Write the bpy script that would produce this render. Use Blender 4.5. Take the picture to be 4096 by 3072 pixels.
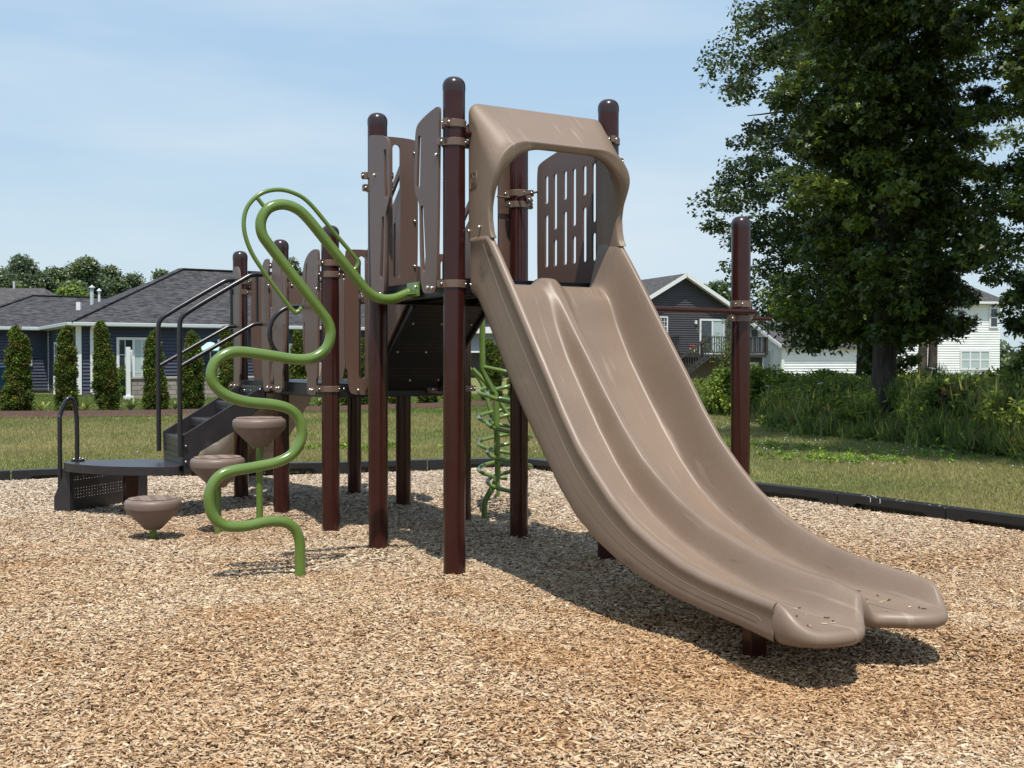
import bpy, math, random
import numpy as np
from mathutils import Vector, Matrix
from mathutils.geometry import tessellate_polygon
R=math.radians
rng=np.random.default_rng(7); random.seed(7)
scn=bpy.context.scene
for o in list(bpy.data.objects): bpy.data.objects.remove(o)
COL=scn.collection
# ------------------------------------------------ camera
cd=bpy.data.cameras.new("camera"); cam=bpy.data.objects.new("camera",cd); COL.objects.link(cam)
cd.sensor_width=36; cd.lens=36*4500/4096; cd.clip_start=.1; cd.clip_end=1000
cam.location=(0,0,1.2176); cam.rotation_euler=(math.pi/2-.019,0,0); scn.camera=cam
# ------------------------------------------------ light
SUN_EL=68.0; SUN_AZ=2.0      # sun stands behind the camera, azimuth measured from -Y towards +X
sd=Vector((math.sin(R(SUN_AZ))*math.cos(R(SUN_EL)),-math.cos(R(SUN_AZ))*math.cos(R(SUN_EL)),math.sin(R(SUN_EL))))
sl=bpy.data.lights.new("sun",'SUN'); sl.energy=4.9; sl.angle=R(.53); sl.color=(1,.945,.85)
so=bpy.data.objects.new("sun",sl); COL.objects.link(so); so.rotation_euler=sd.to_track_quat('Z','Y').to_euler()
w=bpy.data.worlds.new("World"); scn.world=w; w.use_nodes=True
nt=w.node_tree; nt.nodes.clear()
def N(nt,t,**k):
    n=nt.nodes.new(t)
    for a,b in k.items(): setattr(n,a,b)
    return n
out=N(nt,'ShaderNodeOutputWorld'); bg=N(nt,'ShaderNodeBackground'); sky=N(nt,'ShaderNodeTexSky')
sky.sky_type='NISHITA'; sky.sun_disc=False; sky.sun_elevation=R(SUN_EL); sky.sun_rotation=R(180-SUN_AZ)
sky.air_density=1.15; sky.dust_density=1.6; sky.ozone_density=1.0; sky.altitude=200
SKYS=.125; bg.inputs[1].default_value=SKYS
tc=N(nt,'ShaderNodeTexCoord'); mp=N(nt,'ShaderNodeMapping'); mp.inputs['Scale'].default_value=(1.1,1.1,5.5); mp.inputs['Rotation'].default_value=(.12,.18,.4)
nz=N(nt,'ShaderNodeTexNoise'); nz.inputs['Scale'].default_value=1.6; nz.inputs['Detail'].default_value=6; nz.inputs['Roughness'].default_value=.52
rp=N(nt,'ShaderNodeValToRGB'); rp.color_ramp.elements[0].position=.45; rp.color_ramp.elements[1].position=.78
rp.color_ramp.elements[0].color=(0,0,0,1); rp.color_ramp.elements[1].color=(.75,.75,.75,1)
mx=N(nt,'ShaderNodeMix',data_type='RGBA'); mx.inputs[7].default_value=(5.9,6.7,7.3,1)
L=nt.links.new
sx_=N(nt,'ShaderNodeSeparateXYZ'); gr=N(nt,'ShaderNodeValToRGB'); g2=N(nt,'ShaderNodeMix',data_type='RGBA'); g2.inputs[0].default_value=.8
for i_,(p_,c_) in enumerate(((0.0,(.63,.785,.88)),(.62,(.40,.61,.89)),(.10,(.57,.745,.885)),(.26,(.475,.68,.90)))):
    q_=gr.color_ramp.elements[i_] if i_<2 else gr.color_ramp.elements.new(p_); q_.position=p_; q_.color=c_+(1,)
sc_=N(nt,'ShaderNodeMix',data_type='RGBA',blend_type='MULTIPLY'); sc_.inputs[0].default_value=1; sc_.inputs[7].default_value=(1/SKYS,1/SKYS,1/SKYS,1); sc_.clamp_result=False
L(tc.outputs['Generated'],sx_.inputs[0]); L(sx_.outputs[2],gr.inputs[0]); L(gr.outputs[0],sc_.inputs[6]); L(sky.outputs[0],g2.inputs[6]); L(sc_.outputs[2],g2.inputs[7])
L(tc.outputs['Generated'],mp.inputs[0]); L(mp.outputs[0],nz.inputs['Vector']); L(nz.outputs[0],rp.inputs[0])
L(rp.outputs[0],mx.inputs[0]); L(g2.outputs[2],mx.inputs[6]); L(mx.outputs[2],bg.inputs[0]); L(bg.outputs[0],out.inputs[0])
scn.view_settings.view_transform='Standard'; scn.view_settings.look='None'; scn.view_settings.gamma=1; scn.view_settings.exposure=0.0
scn.cycles.max_bounces=8; scn.cycles.transparent_max_bounces=8

# ------------------------------------------------ materials
MATS={}
def srgb(r,g,b):
    f=lambda c:(c/255/12.92 if c/255<=.04045 else ((c/255+.055)/1.055)**2.4)
    return (f(r),f(g),f(b),1)
def mat(name,col,rough=.5,metal=0,coat=0,noise=None,bump=None,col2=None,spec=None,coords='Object',detail=4):
    m=bpy.data.materials.new(name); m.use_nodes=True; t=m.node_tree; b=t.nodes['Principled BSDF']
    b.inputs['Base Color'].default_value=tuple(col)[:3]+(1,); b.inputs['Roughness'].default_value=rough; b.inputs['Metallic'].default_value=metal
    b.inputs['Coat Weight'].default_value=coat; b.inputs['Coat Roughness'].default_value=.08
    if spec is not None: b.inputs['Specular IOR Level'].default_value=spec
    tc=N(t,'ShaderNodeTexCoord')
    if noise:
        n=N(t,'ShaderNodeTexNoise'); n.inputs['Scale'].default_value=noise; n.inputs['Detail'].default_value=detail; n.inputs['Roughness'].default_value=.65
        t.links.new(tc.outputs[coords],n.inputs['Vector'])
        r=N(t,'ShaderNodeValToRGB'); r.color_ramp.elements[0].position=.33; r.color_ramp.elements[1].position=.67
        r.color_ramp.elements[0].color=tuple(col)[:3]+(1,); r.color_ramp.elements[1].color=tuple(col2 or [c*1.25 for c in col[:3]])[:3]+(1,)
        t.links.new(n.outputs[0],r.inputs[0]); t.links.new(r.outputs[0],b.inputs['Base Color'])
    if bump:
        n2=N(t,'ShaderNodeTexNoise'); n2.inputs['Scale'].default_value=bump[0]; n2.inputs['Detail'].default_value=3
        t.links.new(tc.outputs[coords],n2.inputs['Vector'])
        bu=N(t,'ShaderNodeBump'); bu.inputs['Strength'].default_value=bump[1]; bu.inputs['Distance'].default_value=bump[2] if len(bump)>2 else .002
        t.links.new(n2.outputs[0],bu.inputs['Height']); t.links.new(bu.outputs[0],b.inputs['Normal'])
    MATS[name]=m; return m
def attr_mat(name,rough=.8,translucent=0,spec=.3,ramp=None):
    """base colour comes from the per-face colour attribute 'col' (each leaf or chip has its own)"""
    m=bpy.data.materials.new(name); m.use_nodes=True; t=m.node_tree; b=t.nodes['Principled BSDF']
    a=N(t,'ShaderNodeAttribute',attribute_name='col'); t.links.new(a.outputs['Color'],b.inputs['Base Color'])
    b.inputs['Roughness'].default_value=rough; b.inputs['Specular IOR Level'].default_value=spec
    if translucent:
        tr=N(t,'ShaderNodeBsdfTranslucent'); hs=N(t,'ShaderNodeHueSaturation'); hs.inputs['Value'].default_value=1.5; hs.inputs['Hue'].default_value=.48
        t.links.new(a.outputs['Color'],hs.inputs['Color']); t.links.new(hs.outputs[0],tr.inputs[0])
        ms=N(t,'ShaderNodeMixShader'); ms.inputs[0].default_value=translucent
        o=t.nodes['Material Output']; t.links.new(b.outputs[0],ms.inputs[1]); t.links.new(tr.outputs[0],ms.inputs[2]); t.links.new(ms.outputs[0],o.inputs[0])
    MATS[name]=m; return m
M_post=mat('post_paint',(.038,.0095,.008),rough=.17,coat=0,spec=.38,noise=7,col2=(.046,.013,.011),bump=(90,.04,.001))
M_cap=mat('cap_paint',(.036,.020,.021),rough=.25)
M_clamp=mat('clamp_paint',(.155,.100,.074),rough=.28)
M_bolt=mat('bolt_steel',(.75,.72,.66),rough=.28,metal=1)
M_panel=mat('panel_plastic',(.125,.073,.056),rough=.36,noise=160,col2=(.14,.083,.064),bump=(260,.12,.0006))
M_black=mat('black_paint',(.026,.022,.025),rough=.34,noise=9,col2=(.036,.031,.034),bump=(400,.15,.0005))
M_pan=mat('dark_pan_paint',(.009,.009,.012),rough=.4)
M_tube=mat('black_tube_paint',(.021,.019,.022),rough=.26)
M_green=mat('green_paint',(.115,.19,.036),rough=.24,coat=.3,noise=6,col2=(.135,.215,.042))
M_pod=mat('pod_plastic',(.165,.117,.093),rough=.48,noise=500,col2=(.22,.158,.126),bump=(300,.1,.0005))
M_steel=mat('coated_steel',(.06,.065,.068),rough=.4)
def wear(m,col,scale,stretch,lo,hi,amt):
    t=m.node_tree; b=t.nodes['Principled BSDF']; src=b.inputs['Base Color'].links[0].from_socket if b.inputs['Base Color'].links else None
    tc=N(t,'ShaderNodeTexCoord'); mp=N(t,'ShaderNodeMapping'); mp.inputs['Scale'].default_value=stretch; n=N(t,'ShaderNodeTexNoise'); n.inputs['Scale'].default_value=scale; n.inputs['Detail'].default_value=6; n.inputs['Roughness'].default_value=.7
    r=N(t,'ShaderNodeValToRGB'); r.color_ramp.elements[0].position=lo; r.color_ramp.elements[0].color=(0,0,0,1); r.color_ramp.elements[1].position=hi; r.color_ramp.elements[1].color=(amt,)*3+(1,)
    x=N(t,'ShaderNodeMix',data_type='RGBA'); x.inputs[7].default_value=col+(1,)
    if src: t.links.new(src,x.inputs[6])
    else: x.inputs[6].default_value=b.inputs['Base Color'].default_value
    t.links.new(tc.outputs['Object'],mp.inputs[0]); t.links.new(mp.outputs[0],n.inputs['Vector']); t.links.new(n.outputs[0],r.inputs[0]); t.links.new(r.outputs[0],x.inputs[0]); t.links.new(x.outputs[2],b.inputs['Base Color'])
wear(M_post,(.30,.22,.18),9,(1,1,.22),.70,.74,.7); wear(M_post,(.13,.075,.06),3,(1,1,.3),.58,.75,.5)
wear(M_green,(.30,.34,.20),9,(1,1,1),.70,.75,.5); wear(M_black,(.15,.13,.12),5,(1,1,1),.60,.80,.5); wear(M_tube,(.28,.26,.25),14,(1,1,.3),.72,.75,.7)
wear(M_pod,(.36,.30,.25),5,(1,1,1),.55,.75,.5); wear(M_panel,(.20,.14,.115),4,(1,1,.5),.58,.8,.5)
def slide_mat():
    m=mat('slide_plastic',(.185,.128,.090),rough=.37,noise=330,col2=(.275,.198,.145),bump=(240,.12,.0005),detail=5)
    t=m.node_tree; b=t.nodes['Principled BSDF']; r=[n for n in t.nodes if n.type=='VALTORGB'][0]
    tc=[n for n in t.nodes if n.type=='TEX_COORD'][0]
    # long faint scuffs running down the chute
    mp=N(t,'ShaderNodeMapping'); mp.inputs['Scale'].default_value=(38,1.6,3.0)
    n=N(t,'ShaderNodeTexNoise'); n.inputs['Scale'].default_value=1.0; n.inputs['Detail'].default_value=5
    rr=N(t,'ShaderNodeValToRGB'); rr.color_ramp.elements[0].position=.61; rr.color_ramp.elements[1].position=.76
    rr.color_ramp.elements[0].color=(0,0,0,1); rr.color_ramp.elements[1].color=(.55,.55,.55,1)
    mx=N(t,'ShaderNodeMix',data_type='RGBA'); mx.inputs[7].default_value=(.42,.33,.26,1)
    n3=N(t,'ShaderNodeTexNoise'); n3.inputs['Scale'].default_value=2.2; n3.inputs['Detail'].default_value=5
    m3=N(t,'ShaderNodeMix',data_type='RGBA',blend_type='MULTIPLY'); m3.inputs[0].default_value=.35
    r3=N(t,'ShaderNodeValToRGB'); r3.color_ramp.elements[0].position=.35; r3.color_ramp.elements[0].color=(.72,.7,.68,1); r3.color_ramp.elements[1].position=.6
    t.links.new(tc.outputs['Object'],mp.inputs[0]); t.links.new(mp.outputs[0],n.inputs['Vector']); t.links.new(n.outputs[0],rr.inputs[0])
    t.links.new(rr.outputs[0],mx.inputs[0]); t.links.new(r.outputs[0],mx.inputs[6])
    t.links.new(tc.outputs['Object'],n3.inputs['Vector']); t.links.new(n3.outputs[0],r3.inputs[0])
    t.links.new(mx.outputs[2],m3.inputs[6]); t.links.new(r3.outputs[0],m3.inputs[7])
    # dark shoe marks and grit, long and thin
    mp4=N(t,'ShaderNodeMapping'); mp4.inputs['Scale'].default_value=(26,2.4,4); mp4.inputs['Location'].default_value=(3.1,1.7,0); n4=N(t,'ShaderNodeTexNoise'); n4.inputs['Scale'].default_value=1.3; n4.inputs['Detail'].default_value=7
    r4=N(t,'ShaderNodeValToRGB'); r4.color_ramp.elements[0].position=.67; r4.color_ramp.elements[0].color=(0,0,0,1); r4.color_ramp.elements[1].position=.74; r4.color_ramp.elements[1].color=(.42,.42,.42,1)
    m4=N(t,'ShaderNodeMix',data_type='RGBA'); m4.inputs[7].default_value=(.07,.045,.032,1)
    t.links.new(tc.outputs['Object'],mp4.inputs[0]); t.links.new(mp4.outputs[0],n4.inputs['Vector']); t.links.new(n4.outputs[0],r4.inputs[0]); t.links.new(r4.outputs[0],m4.inputs[0]); t.links.new(m3.outputs[2],m4.inputs[6])
    t.links.new(m4.outputs[2],b.inputs['Base Color'])
    rg=N(t,'ShaderNodeMapRange'); rg.inputs['To Min'].default_value=.36; rg.inputs['To Max'].default_value=.54; t.links.new(n3.outputs[0],rg.inputs['Value']); t.links.new(rg.outputs[0],b.inputs['Roughness'])
    return m
M_slide=slide_mat()
M_slide_dark=mat('slide_groove_shade',(.08,.052,.038),rough=.6)  # darkened slide plastic: shade of the moulded groove put into the colour
M_slide_light=mat('lit_tan',(.27,.20,.15),rough=.5)  # lightened slide plastic: a lit edge put into the colour, also ramp dots
M_border=mat('border_plastic',(.013,.013,.014),rough=.42,noise=5,col2=(.022,.022,.022),bump=(120,.3,.001))

# ------------------------------------------------ mesh helpers
class MB:
    def __init__(s): s.v=[]; s.f=[]; s.sm=[]; s.mi=[]
    def add(s,v,f,smooth=False,mi=0):
        o=len(s.v); s.v.extend([tuple(map(float,p)) for p in v]); s.f.extend([tuple(int(i)+o for i in q) for q in f])
        s.sm.extend([smooth]*len(f)); s.mi.extend([mi]*len(f))
    def box(s,c,d,rz=0,mi=0,rot=None):
        x,y,z=[k/2 for k in d]; P=[Vector((a*x,b*y,e*z)) for a in(-1,1) for b in(-1,1) for e in(-1,1)]
        m=rot if rot is not None else Matrix.Rotation(rz,3,'Z'); P=[m@p+Vector(c) for p in P]
        s.add(P,[(0,1,3,2),(4,6,7,5),(0,4,5,1),(2,3,7,6),(0,2,6,4),(1,5,7,3)],mi=mi)
    def beam(s,a,b,wd,ht,up=(0,0,1),mi=0):
        a=Vector(a);b=Vector(b);d=(b-a); l=d.length; d.normalize(); sx=d.cross(Vector(up)); sx.normalize(); u=sx.cross(d)
        m=Matrix((sx,d,u)).transposed(); s.box((a+b)/2,(wd,l,ht),rot=m,mi=mi)
    def tube(s,P,r,n=16,cap=True,mi=0,closed=False):
        P=[Vector(p) for p in P]; k=len(P); T=[]
        for i in range(k):
            a=P[i-1] if i>0 or closed else P[i]; b=P[(i+1)%k] if i<k-1 or closed else P[i]
            t=(b-a); t.normalize(); T.append(t)
        ref=Vector((0,0,1)) if abs(T[0].z)<.9 else Vector((1,0,0))
        nrm=T[0].cross(ref); nrm.normalize(); vs=[]
        rr=r if hasattr(r,'__len__') else [r]*k
        for i in range(k):
            if i:
                ax=T[i-1].cross(T[i])
                if ax.length>1e-7:
                    nrm=Matrix.Rotation(T[i-1].angle(T[i]),3,ax.normalized())@nrm
            b=T[i].cross(nrm)
            for j in range(n):
                a=2*math.pi*j/n; vs.append(P[i]+(nrm*math.cos(a)+b*math.sin(a))*rr[i])
        f=[]
        for i in range(k if closed else k-1):
            for j in range(n):
                a=i*n+j;b=i*n+(j+1)%n;c=((i+1)%k)*n+(j+1)%n;d=((i+1)%k)*n+j; f.append((a,b,c,d))
        s.add(vs,f,True,mi)
        if cap and not closed:
            s.add(vs[:n],[tuple(range(n))[::-1]],False,mi); s.add(vs[-n:],[tuple(range(n))],False,mi)
    def cyl(s,c,r,h,n=24,mi=0): s.tube([c,(c[0],c[1],c[2]+h)],r,n,True,mi)
    def lathe(s,prof,n=32,c=(0,0,0),mi=0,smooth=True):
        vs=[];f=[]
        for (r,z) in prof:
            for j in range(n):
                a=2*math.pi*j/n; vs.append((c[0]+r*math.cos(a),c[1]+r*math.sin(a),c[2]+z))
        for i in range(len(prof)-1):
            for j in range(n): f.append((i*n+j,i*n+(j+1)%n,(i+1)*n+(j+1)%n,(i+1)*n+j))
        s.add(vs,f,smooth,mi)
    def sphere(s,c,r,n=10,m=6,mi=0,sc=(1,1,1)):
        vs=[];f=[]
        for i in range(m+1):
            t=math.pi*i/m
            for j in range(n):
                a=2*math.pi*j/n; vs.append((c[0]+sc[0]*r*math.sin(t)*math.cos(a),c[1]+sc[1]*r*math.sin(t)*math.sin(a),c[2]+sc[2]*r*math.cos(t)))
        for i in range(m):
            for j in range(n): f.append((i*n+j,(i+1)*n+j,(i+1)*n+(j+1)%n,i*n+(j+1)%n))
        s.add(vs,f,True,mi)
    def prism(s,outline,holes,fn,th,mi=0):
        """outline/holes are 2D loops; fn(a,b,t) maps to 3D with t the thickness coordinate 0..th"""
        loops=[outline]+list(holes); flat=[p for l in loops for p in l]
        tri=tessellate_polygon([[Vector((p[0],p[1],0)) for p in l] for l in loops])
        n=len(flat); vs=[fn(p[0],p[1],0) for p in flat]+[fn(p[0],p[1],th) for p in flat]
        f=[]
        def ar(q): return sum(flat[q[i]][0]*flat[q[(i+1)%3]][1]-flat[q[(i+1)%3]][0]*flat[q[i]][1] for i in range(3))
        for q in tri:
            if ar(q)<0: q=q[::-1]
            f.append(tuple(q)); f.append(tuple(i+n for i in q[::-1]))
        o=0
        for li,l in enumerate(loops):
            k=len(l); A=sum(l[i][0]*l[(i+1)%k][1]-l[(i+1)%k][0]*l[i][1] for i in range(k))
            for i in range(k):
                a,b=o+i,o+(i+1)%k
                q=(a,a+n,b+n,b)
                if (A>0)!=(li==0): q=q[::-1]
                f.append(q)
            o+=k
        s.add(vs,f,False,mi)
    def build(s,name,mats,parent=None,bevel=0,loc=(0,0,0),rz=0):
        me=bpy.data.meshes.new(name); me.from_pydata(s.v,[],s.f)
        if not isinstance(mats,(list,tuple)): mats=[mats]
        for m in mats: me.materials.append(m)
        me.polygons.foreach_set('use_smooth',s.sm); me.polygons.foreach_set('material_index',s.mi)
        me.validate(); me.update()
        o=bpy.data.objects.new(name,me); COL.objects.link(o)
        o.location=loc; o.rotation_euler=(0,0,rz)
        if parent: o.parent=parent
        if bevel:
            b=o.modifiers.new('bevel','BEVEL'); b.width=bevel; b.segments=2; b.limit_method='ANGLE'; b.angle_limit=R(38)
        return o
def np_obj(name,V,F,mats,col=None,parent=None,smooth=False,nside=4):
    """V (n,3) F (m,nside) numpy -> one mesh; col (m,3) per-face colour"""
    me=bpy.data.meshes.new(name); n=len(V); m=len(F)
    me.vertices.add(n); me.vertices.foreach_set('co',np.ascontiguousarray(V,dtype=np.float32).ravel())
    me.loops.add(m*nside); me.loops.foreach_set('vertex_index',np.ascontiguousarray(F,dtype=np.int32).ravel())
    me.polygons.add(m); me.polygons.foreach_set('loop_start',np.arange(0,m*nside,nside,dtype=np.int32))
    me.polygons.foreach_set('loop_total',np.full(m,nside,dtype=np.int32))
    if smooth: me.polygons.foreach_set('use_smooth',np.ones(m,dtype=bool))
    if col is not None:
        a=me.attributes.new('col','FLOAT_COLOR','FACE'); c=np.ones((m,4),np.float32); c[:,:3]=col; a.data.foreach_set('color',c.ravel())
    me.materials.append(mats); me.update(calc_edges=True)
    o=bpy.data.objects.new(name,me); COL.objects.link(o)
    if parent: o.parent=parent
    return o
def tag(o,label=None,cat=None,group=None,kind=None):
    if label: o['label']=label
    if cat: o['category']=cat
    if group: o['group']=group
    if kind: o['kind']=kind
    return o
def empty(name,loc,rz=0,**k):
    o=bpy.data.objects.new(name,None); COL.objects.link(o); o.location=loc; o.rotation_euler=(0,0,rz); o.empty_display_size=.2
    tag(o,**k); return o
def copy_tree(o,parent=None):
    c=o.copy(); COL.objects.link(c)
    if parent: c.parent=parent
    for ch in list(o.children): copy_tree(ch,c)
    return c
def smooth_path(P,it=2,closed=False):
    P=[tuple(p) for p in P]
    for _ in range(it):
        Q=[] if closed else [P[0]]
        n=len(P)
        for i in range(n if closed else n-1):
            a=P[i];b=P[(i+1)%n]
            Q.append(tuple(.75*x+.25*y for x,y in zip(a,b))); Q.append(tuple(.25*x+.75*y for x,y in zip(a,b)))
        if not closed: Q.append(P[-1])
        P=Q
    return P
def catmull(P,k=6,closed=False):
    P=np.array(P,float); n=len(P); out=[]
    rg=range(n) if closed else range(n-1)
    for i in rg:
        p0=P[i-1] if (i>0 or closed) else 2*P[0]-P[1]; p1=P[i]; p2=P[(i+1)%n]; p3=P[(i+2)%n] if (i+2<n or closed) else 2*P[-1]-P[-2]
        for t in np.linspace(0,1,k,endpoint=False):
            out.append(.5*((2*p1)+(-p0+p2)*t+(2*p0-5*p1+4*p2-p3)*t*t+(-p0+3*p1-3*p2+p3)*t**3))
    if not closed: out.append(P[-1])
    return [tuple(p) for p in out]
def capsule(a0,z0,a1,z1,w0,w1=None,n=6):
    """rounded slot outline from (a0,z0) to (a1,z1)"""
    w1=w1 or w0; d=math.atan2(z1-z0,a1-a0); P=[]
    for i in range(n+1):
        t=d-math.pi/2+math.pi*i/n; P.append((a1+w1*math.cos(t),z1+w1*math.sin(t)))
    for i in range(n+1):
        t=d+math.pi/2+math.pi*i/n; P.append((a0+w0*math.cos(t),z0+w0*math.sin(t)))
    return P

# ------------------------------------------------ ground
def gnoise(x,y,seed=0):
    h=0
    for k,(fx,fy,a,p) in enumerate([(1.1,.6,.011,0),( .5,1.3,.012,1.7),(2.3,1.9,.006,.6),(3.7,-2.9,.004,2.1),(-1.6,2.7,.005,4.0),(5.3,4.1,.0025,1.1),(-6.7,5.9,.002,3.3)]):
        h=h+a*np.sin(fx*x+fy*y+p)
    return h
TH=.5332; UX,UY=-math.sin(TH),math.cos(TH); VX,VY=math.cos(TH),math.sin(TH); AX,AY=-.3288,6.4049
POSTS={'A':(0,0,2.835),'B':(0,1.07,2.835),'C':(0,1.907,2.197),'D':(0,2.975,2.197),'E':(0,4.045,2.197),
 'F':(1.07,4.045,2.197),'G':(1.07,2.975,2.197),'H':(1.07,1.907,2.197),'I':(1.07,1.07,2.835),'J':(1.07,0,2.835),'K':(2.15,0,2.19)}
def PW(v,u): return (AX+UX*u+VX*v,AY+UY*u+VY*v)
MND=[PW(p[0],p[1]) for p in POSTS.values()]
def gh(x,y):
    h=gnoise(x,y)
    for (mx_,my_) in MND: h=h+.022*np.exp(-((x-mx_)**2+(y-my_)**2)/.05)
    cx,cy=PW(.50,-2.85); q=((x-cx)**2+(y-cy)**2); h=h-.055*np.exp(-q/.38)+.018*np.exp(-(np.sqrt(q)-1.0)**2/.06)
    cx,cy=PW(-1.14,2.373); h=h-.02*np.exp(-((x-cx)**2+(y-cy)**2)/.12)
    cx,cy=PW(-1.0,.3); h=h-.012*np.exp(-((x-cx)**2+(y-cy)**2)/.3)
    return h
BORDER=[(5.2,4.6),(4.75,5.65),(4.35,6.62),(3.86,7.6),(3.3,8.53),(2.75,9.47),(2.12,10.36),(1.48,11.25),(.8,12.1),(.08,12.95),(-.95,12.72),(-1.98,12.37),(-3.06,12.25),(-4.12,11.93),(-5.1,11.45),(-6.05,10.9),(-6.9,10.2)]
POLY=np.array(BORDER+[(-9,2.0),(-3,.2),(3,.2),(5.6,2.0)])
def inside(x,y,P=POLY):
    r=np.zeros(x.shape,bool); n=len(P); j=n-1
    for i in range(n):
        c=((P[i,1]>y)!=(P[j,1]>y))&(x<(P[j,0]-P[i,0])*(y-P[i,1])/(P[j,1]-P[i,1]+1e-12)+P[i,0]); r^=c; j=i
    return r
def ramp_mat(name,scale,cols,rough=.9,bump=None,scale2=None,cols2=None,fac2=.5,stretch=None,vor=None):
    m=bpy.data.materials.new(name); m.use_nodes=True; t=m.node_tree; b=t.nodes['Principled BSDF']; b.inputs['Roughness'].default_value=rough; b.inputs['Specular IOR Level'].default_value=.2
    tc=N(t,'ShaderNodeTexCoord'); src=tc.outputs['Object']
    if stretch:
        mp=N(t,'ShaderNodeMapping'); mp.inputs['Scale'].default_value=stretch; t.links.new(src,mp.inputs[0]); src2=mp.outputs[0]
    else: src2=src
    n=N(t,'ShaderNodeTexNoise'); n.inputs['Scale'].default_value=scale; n.inputs['Detail'].default_value=8; n.inputs['Roughness'].default_value=.7; t.links.new(src2,n.inputs['Vector'])
    r=N(t,'ShaderNodeValToRGB'); e=r.color_ramp.elements
    for i,(p,c) in enumerate(cols):
        q=e[i] if i<2 else e.new(p); q.position=p; q.color=tuple(c)+(1,)
    t.links.new(n.outputs[0],r.inputs[0]); o=r.outputs[0]
    if cols2:
        n2=N(t,'ShaderNodeTexNoise'); n2.inputs['Scale'].default_value=scale2; n2.inputs['Detail'].default_value=6; t.links.new(src,n2.inputs['Vector'])
        r2=N(t,'ShaderNodeValToRGB'); e=r2.color_ramp.elements
        for i,(p,c) in enumerate(cols2):
            q=e[i] if i<2 else e.new(p); q.position=p; q.color=tuple(c)+(1,)
        mx=N(t,'ShaderNodeMix',data_type='RGBA'); mx.inputs[0].default_value=fac2
        t.links.new(n2.outputs[0],r2.inputs[0]); t.links.new(o,mx.inputs[6]); t.links.new(r2.outputs[0],mx.inputs[7]); o=mx.outputs[2]
    t.links.new(o,b.inputs['Base Color'])
    if bump:
        n3=N(t,'ShaderNodeTexNoise'); n3.inputs['Scale'].default_value=bump[0]; n3.inputs['Detail'].default_value=5; t.links.new(src,n3.inputs['Vector'])
        bu=N(t,'ShaderNodeBump'); bu.inputs['Strength'].default_value=bump[1]; bu.inputs['Distance'].default_value=bump[2]
        t.links.new(n3.outputs[0],bu.inputs['Height']); t.links.new(bu.outputs[0],b.inputs['Normal'])
    MATS[name]=m; return m
M_lawn=ramp_mat('lawn',26,[(.3,(.11,.12,.035)),(.7,(.24,.225,.085))],scale2=.45,cols2=[(.36,(.075,.125,.028)),(.62,(.27,.235,.095))],fac2=.55,bump=(60,.8,.02))
M_chipbase=ramp_mat('chip_bed',60,[(.3,(.06,.036,.022)),(.55,(.20,.13,.08)),(.72,(.40,.29,.19))],scale2=2,cols2=[(.4,(.13,.08,.048)),(.6,(.24,.155,.10))],fac2=.4,bump=(110,1,.02))
M_chip=attr_mat('wood_chip',rough=.85,spec=.15)
M_leaf=attr_mat('oak_leaf',rough=.42,translucent=.22,spec=.45)
M_leaf2=attr_mat('shrub_leaf',rough=.6,translucent=.3,spec=.2)
M_bark=ramp_mat('bark',9,[(.35,(.035,.028,.023)),(.65,(.12,.10,.08))],stretch=(1,1,.18),bump=(30,1,.03))
def grid_obj(name,xs,ys,zf,m):
    X,Y=np.meshgrid(xs,ys); Z=zf(X,Y); V=np.stack([X,Y,Z],-1).reshape(-1,3); nx=len(xs); ny=len(ys)
    i=np.arange((ny-1))[:,None]*nx+np.arange(nx-1)[None]; i=i.ravel(); F=np.stack([i,i+1,i+nx+1,i+nx],1)
    return np_obj(name,V,F,m,smooth=True)
# lawn = one sheet out to the horizon, dipping under the chip bed
MB_=MB(); 
xs=np.unique(np.concatenate([np.linspace(-400,-20,9),np.linspace(-16,16,81),np.linspace(20,400,9)]))
ys=np.unique(np.concatenate([np.linspace(-60,-2,6),np.linspace(0,20,51),np.linspace(22,50,15),np.linspace(60,700,9)]))
def lawn_z(X,Y):
    s=inside(X,Y); return np.where(s,-.09,.0+.012*np.sin(X*.7)*np.cos(Y*.5))
tag(grid_obj('lawn',xs,ys,lawn_z,M_lawn),kind='structure')
xs=np.arange(-9,5.7,.06); ys=np.arange(.2,13.2,.06)
X,Y=np.meshgrid(xs,ys); ins=inside(X,Y); Z=gh(X,Y)-.012
V=np.stack([X,Y,Z],-1).reshape(-1,3); nx=len(xs); ny=len(ys)
i=(np.arange(ny-1)[:,None]*nx+np.arange(nx-1)[None]); ok=ins[:-1,:-1]|ins[1:,1:]|ins[:-1,1:]|ins[1:,:-1]; i=i[ok]
F=np.stack([i,i+1,i+nx+1,i+nx],1)
tag(np_obj('chip_ground',V,F,M_chipbase,smooth=True),kind='structure')
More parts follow.
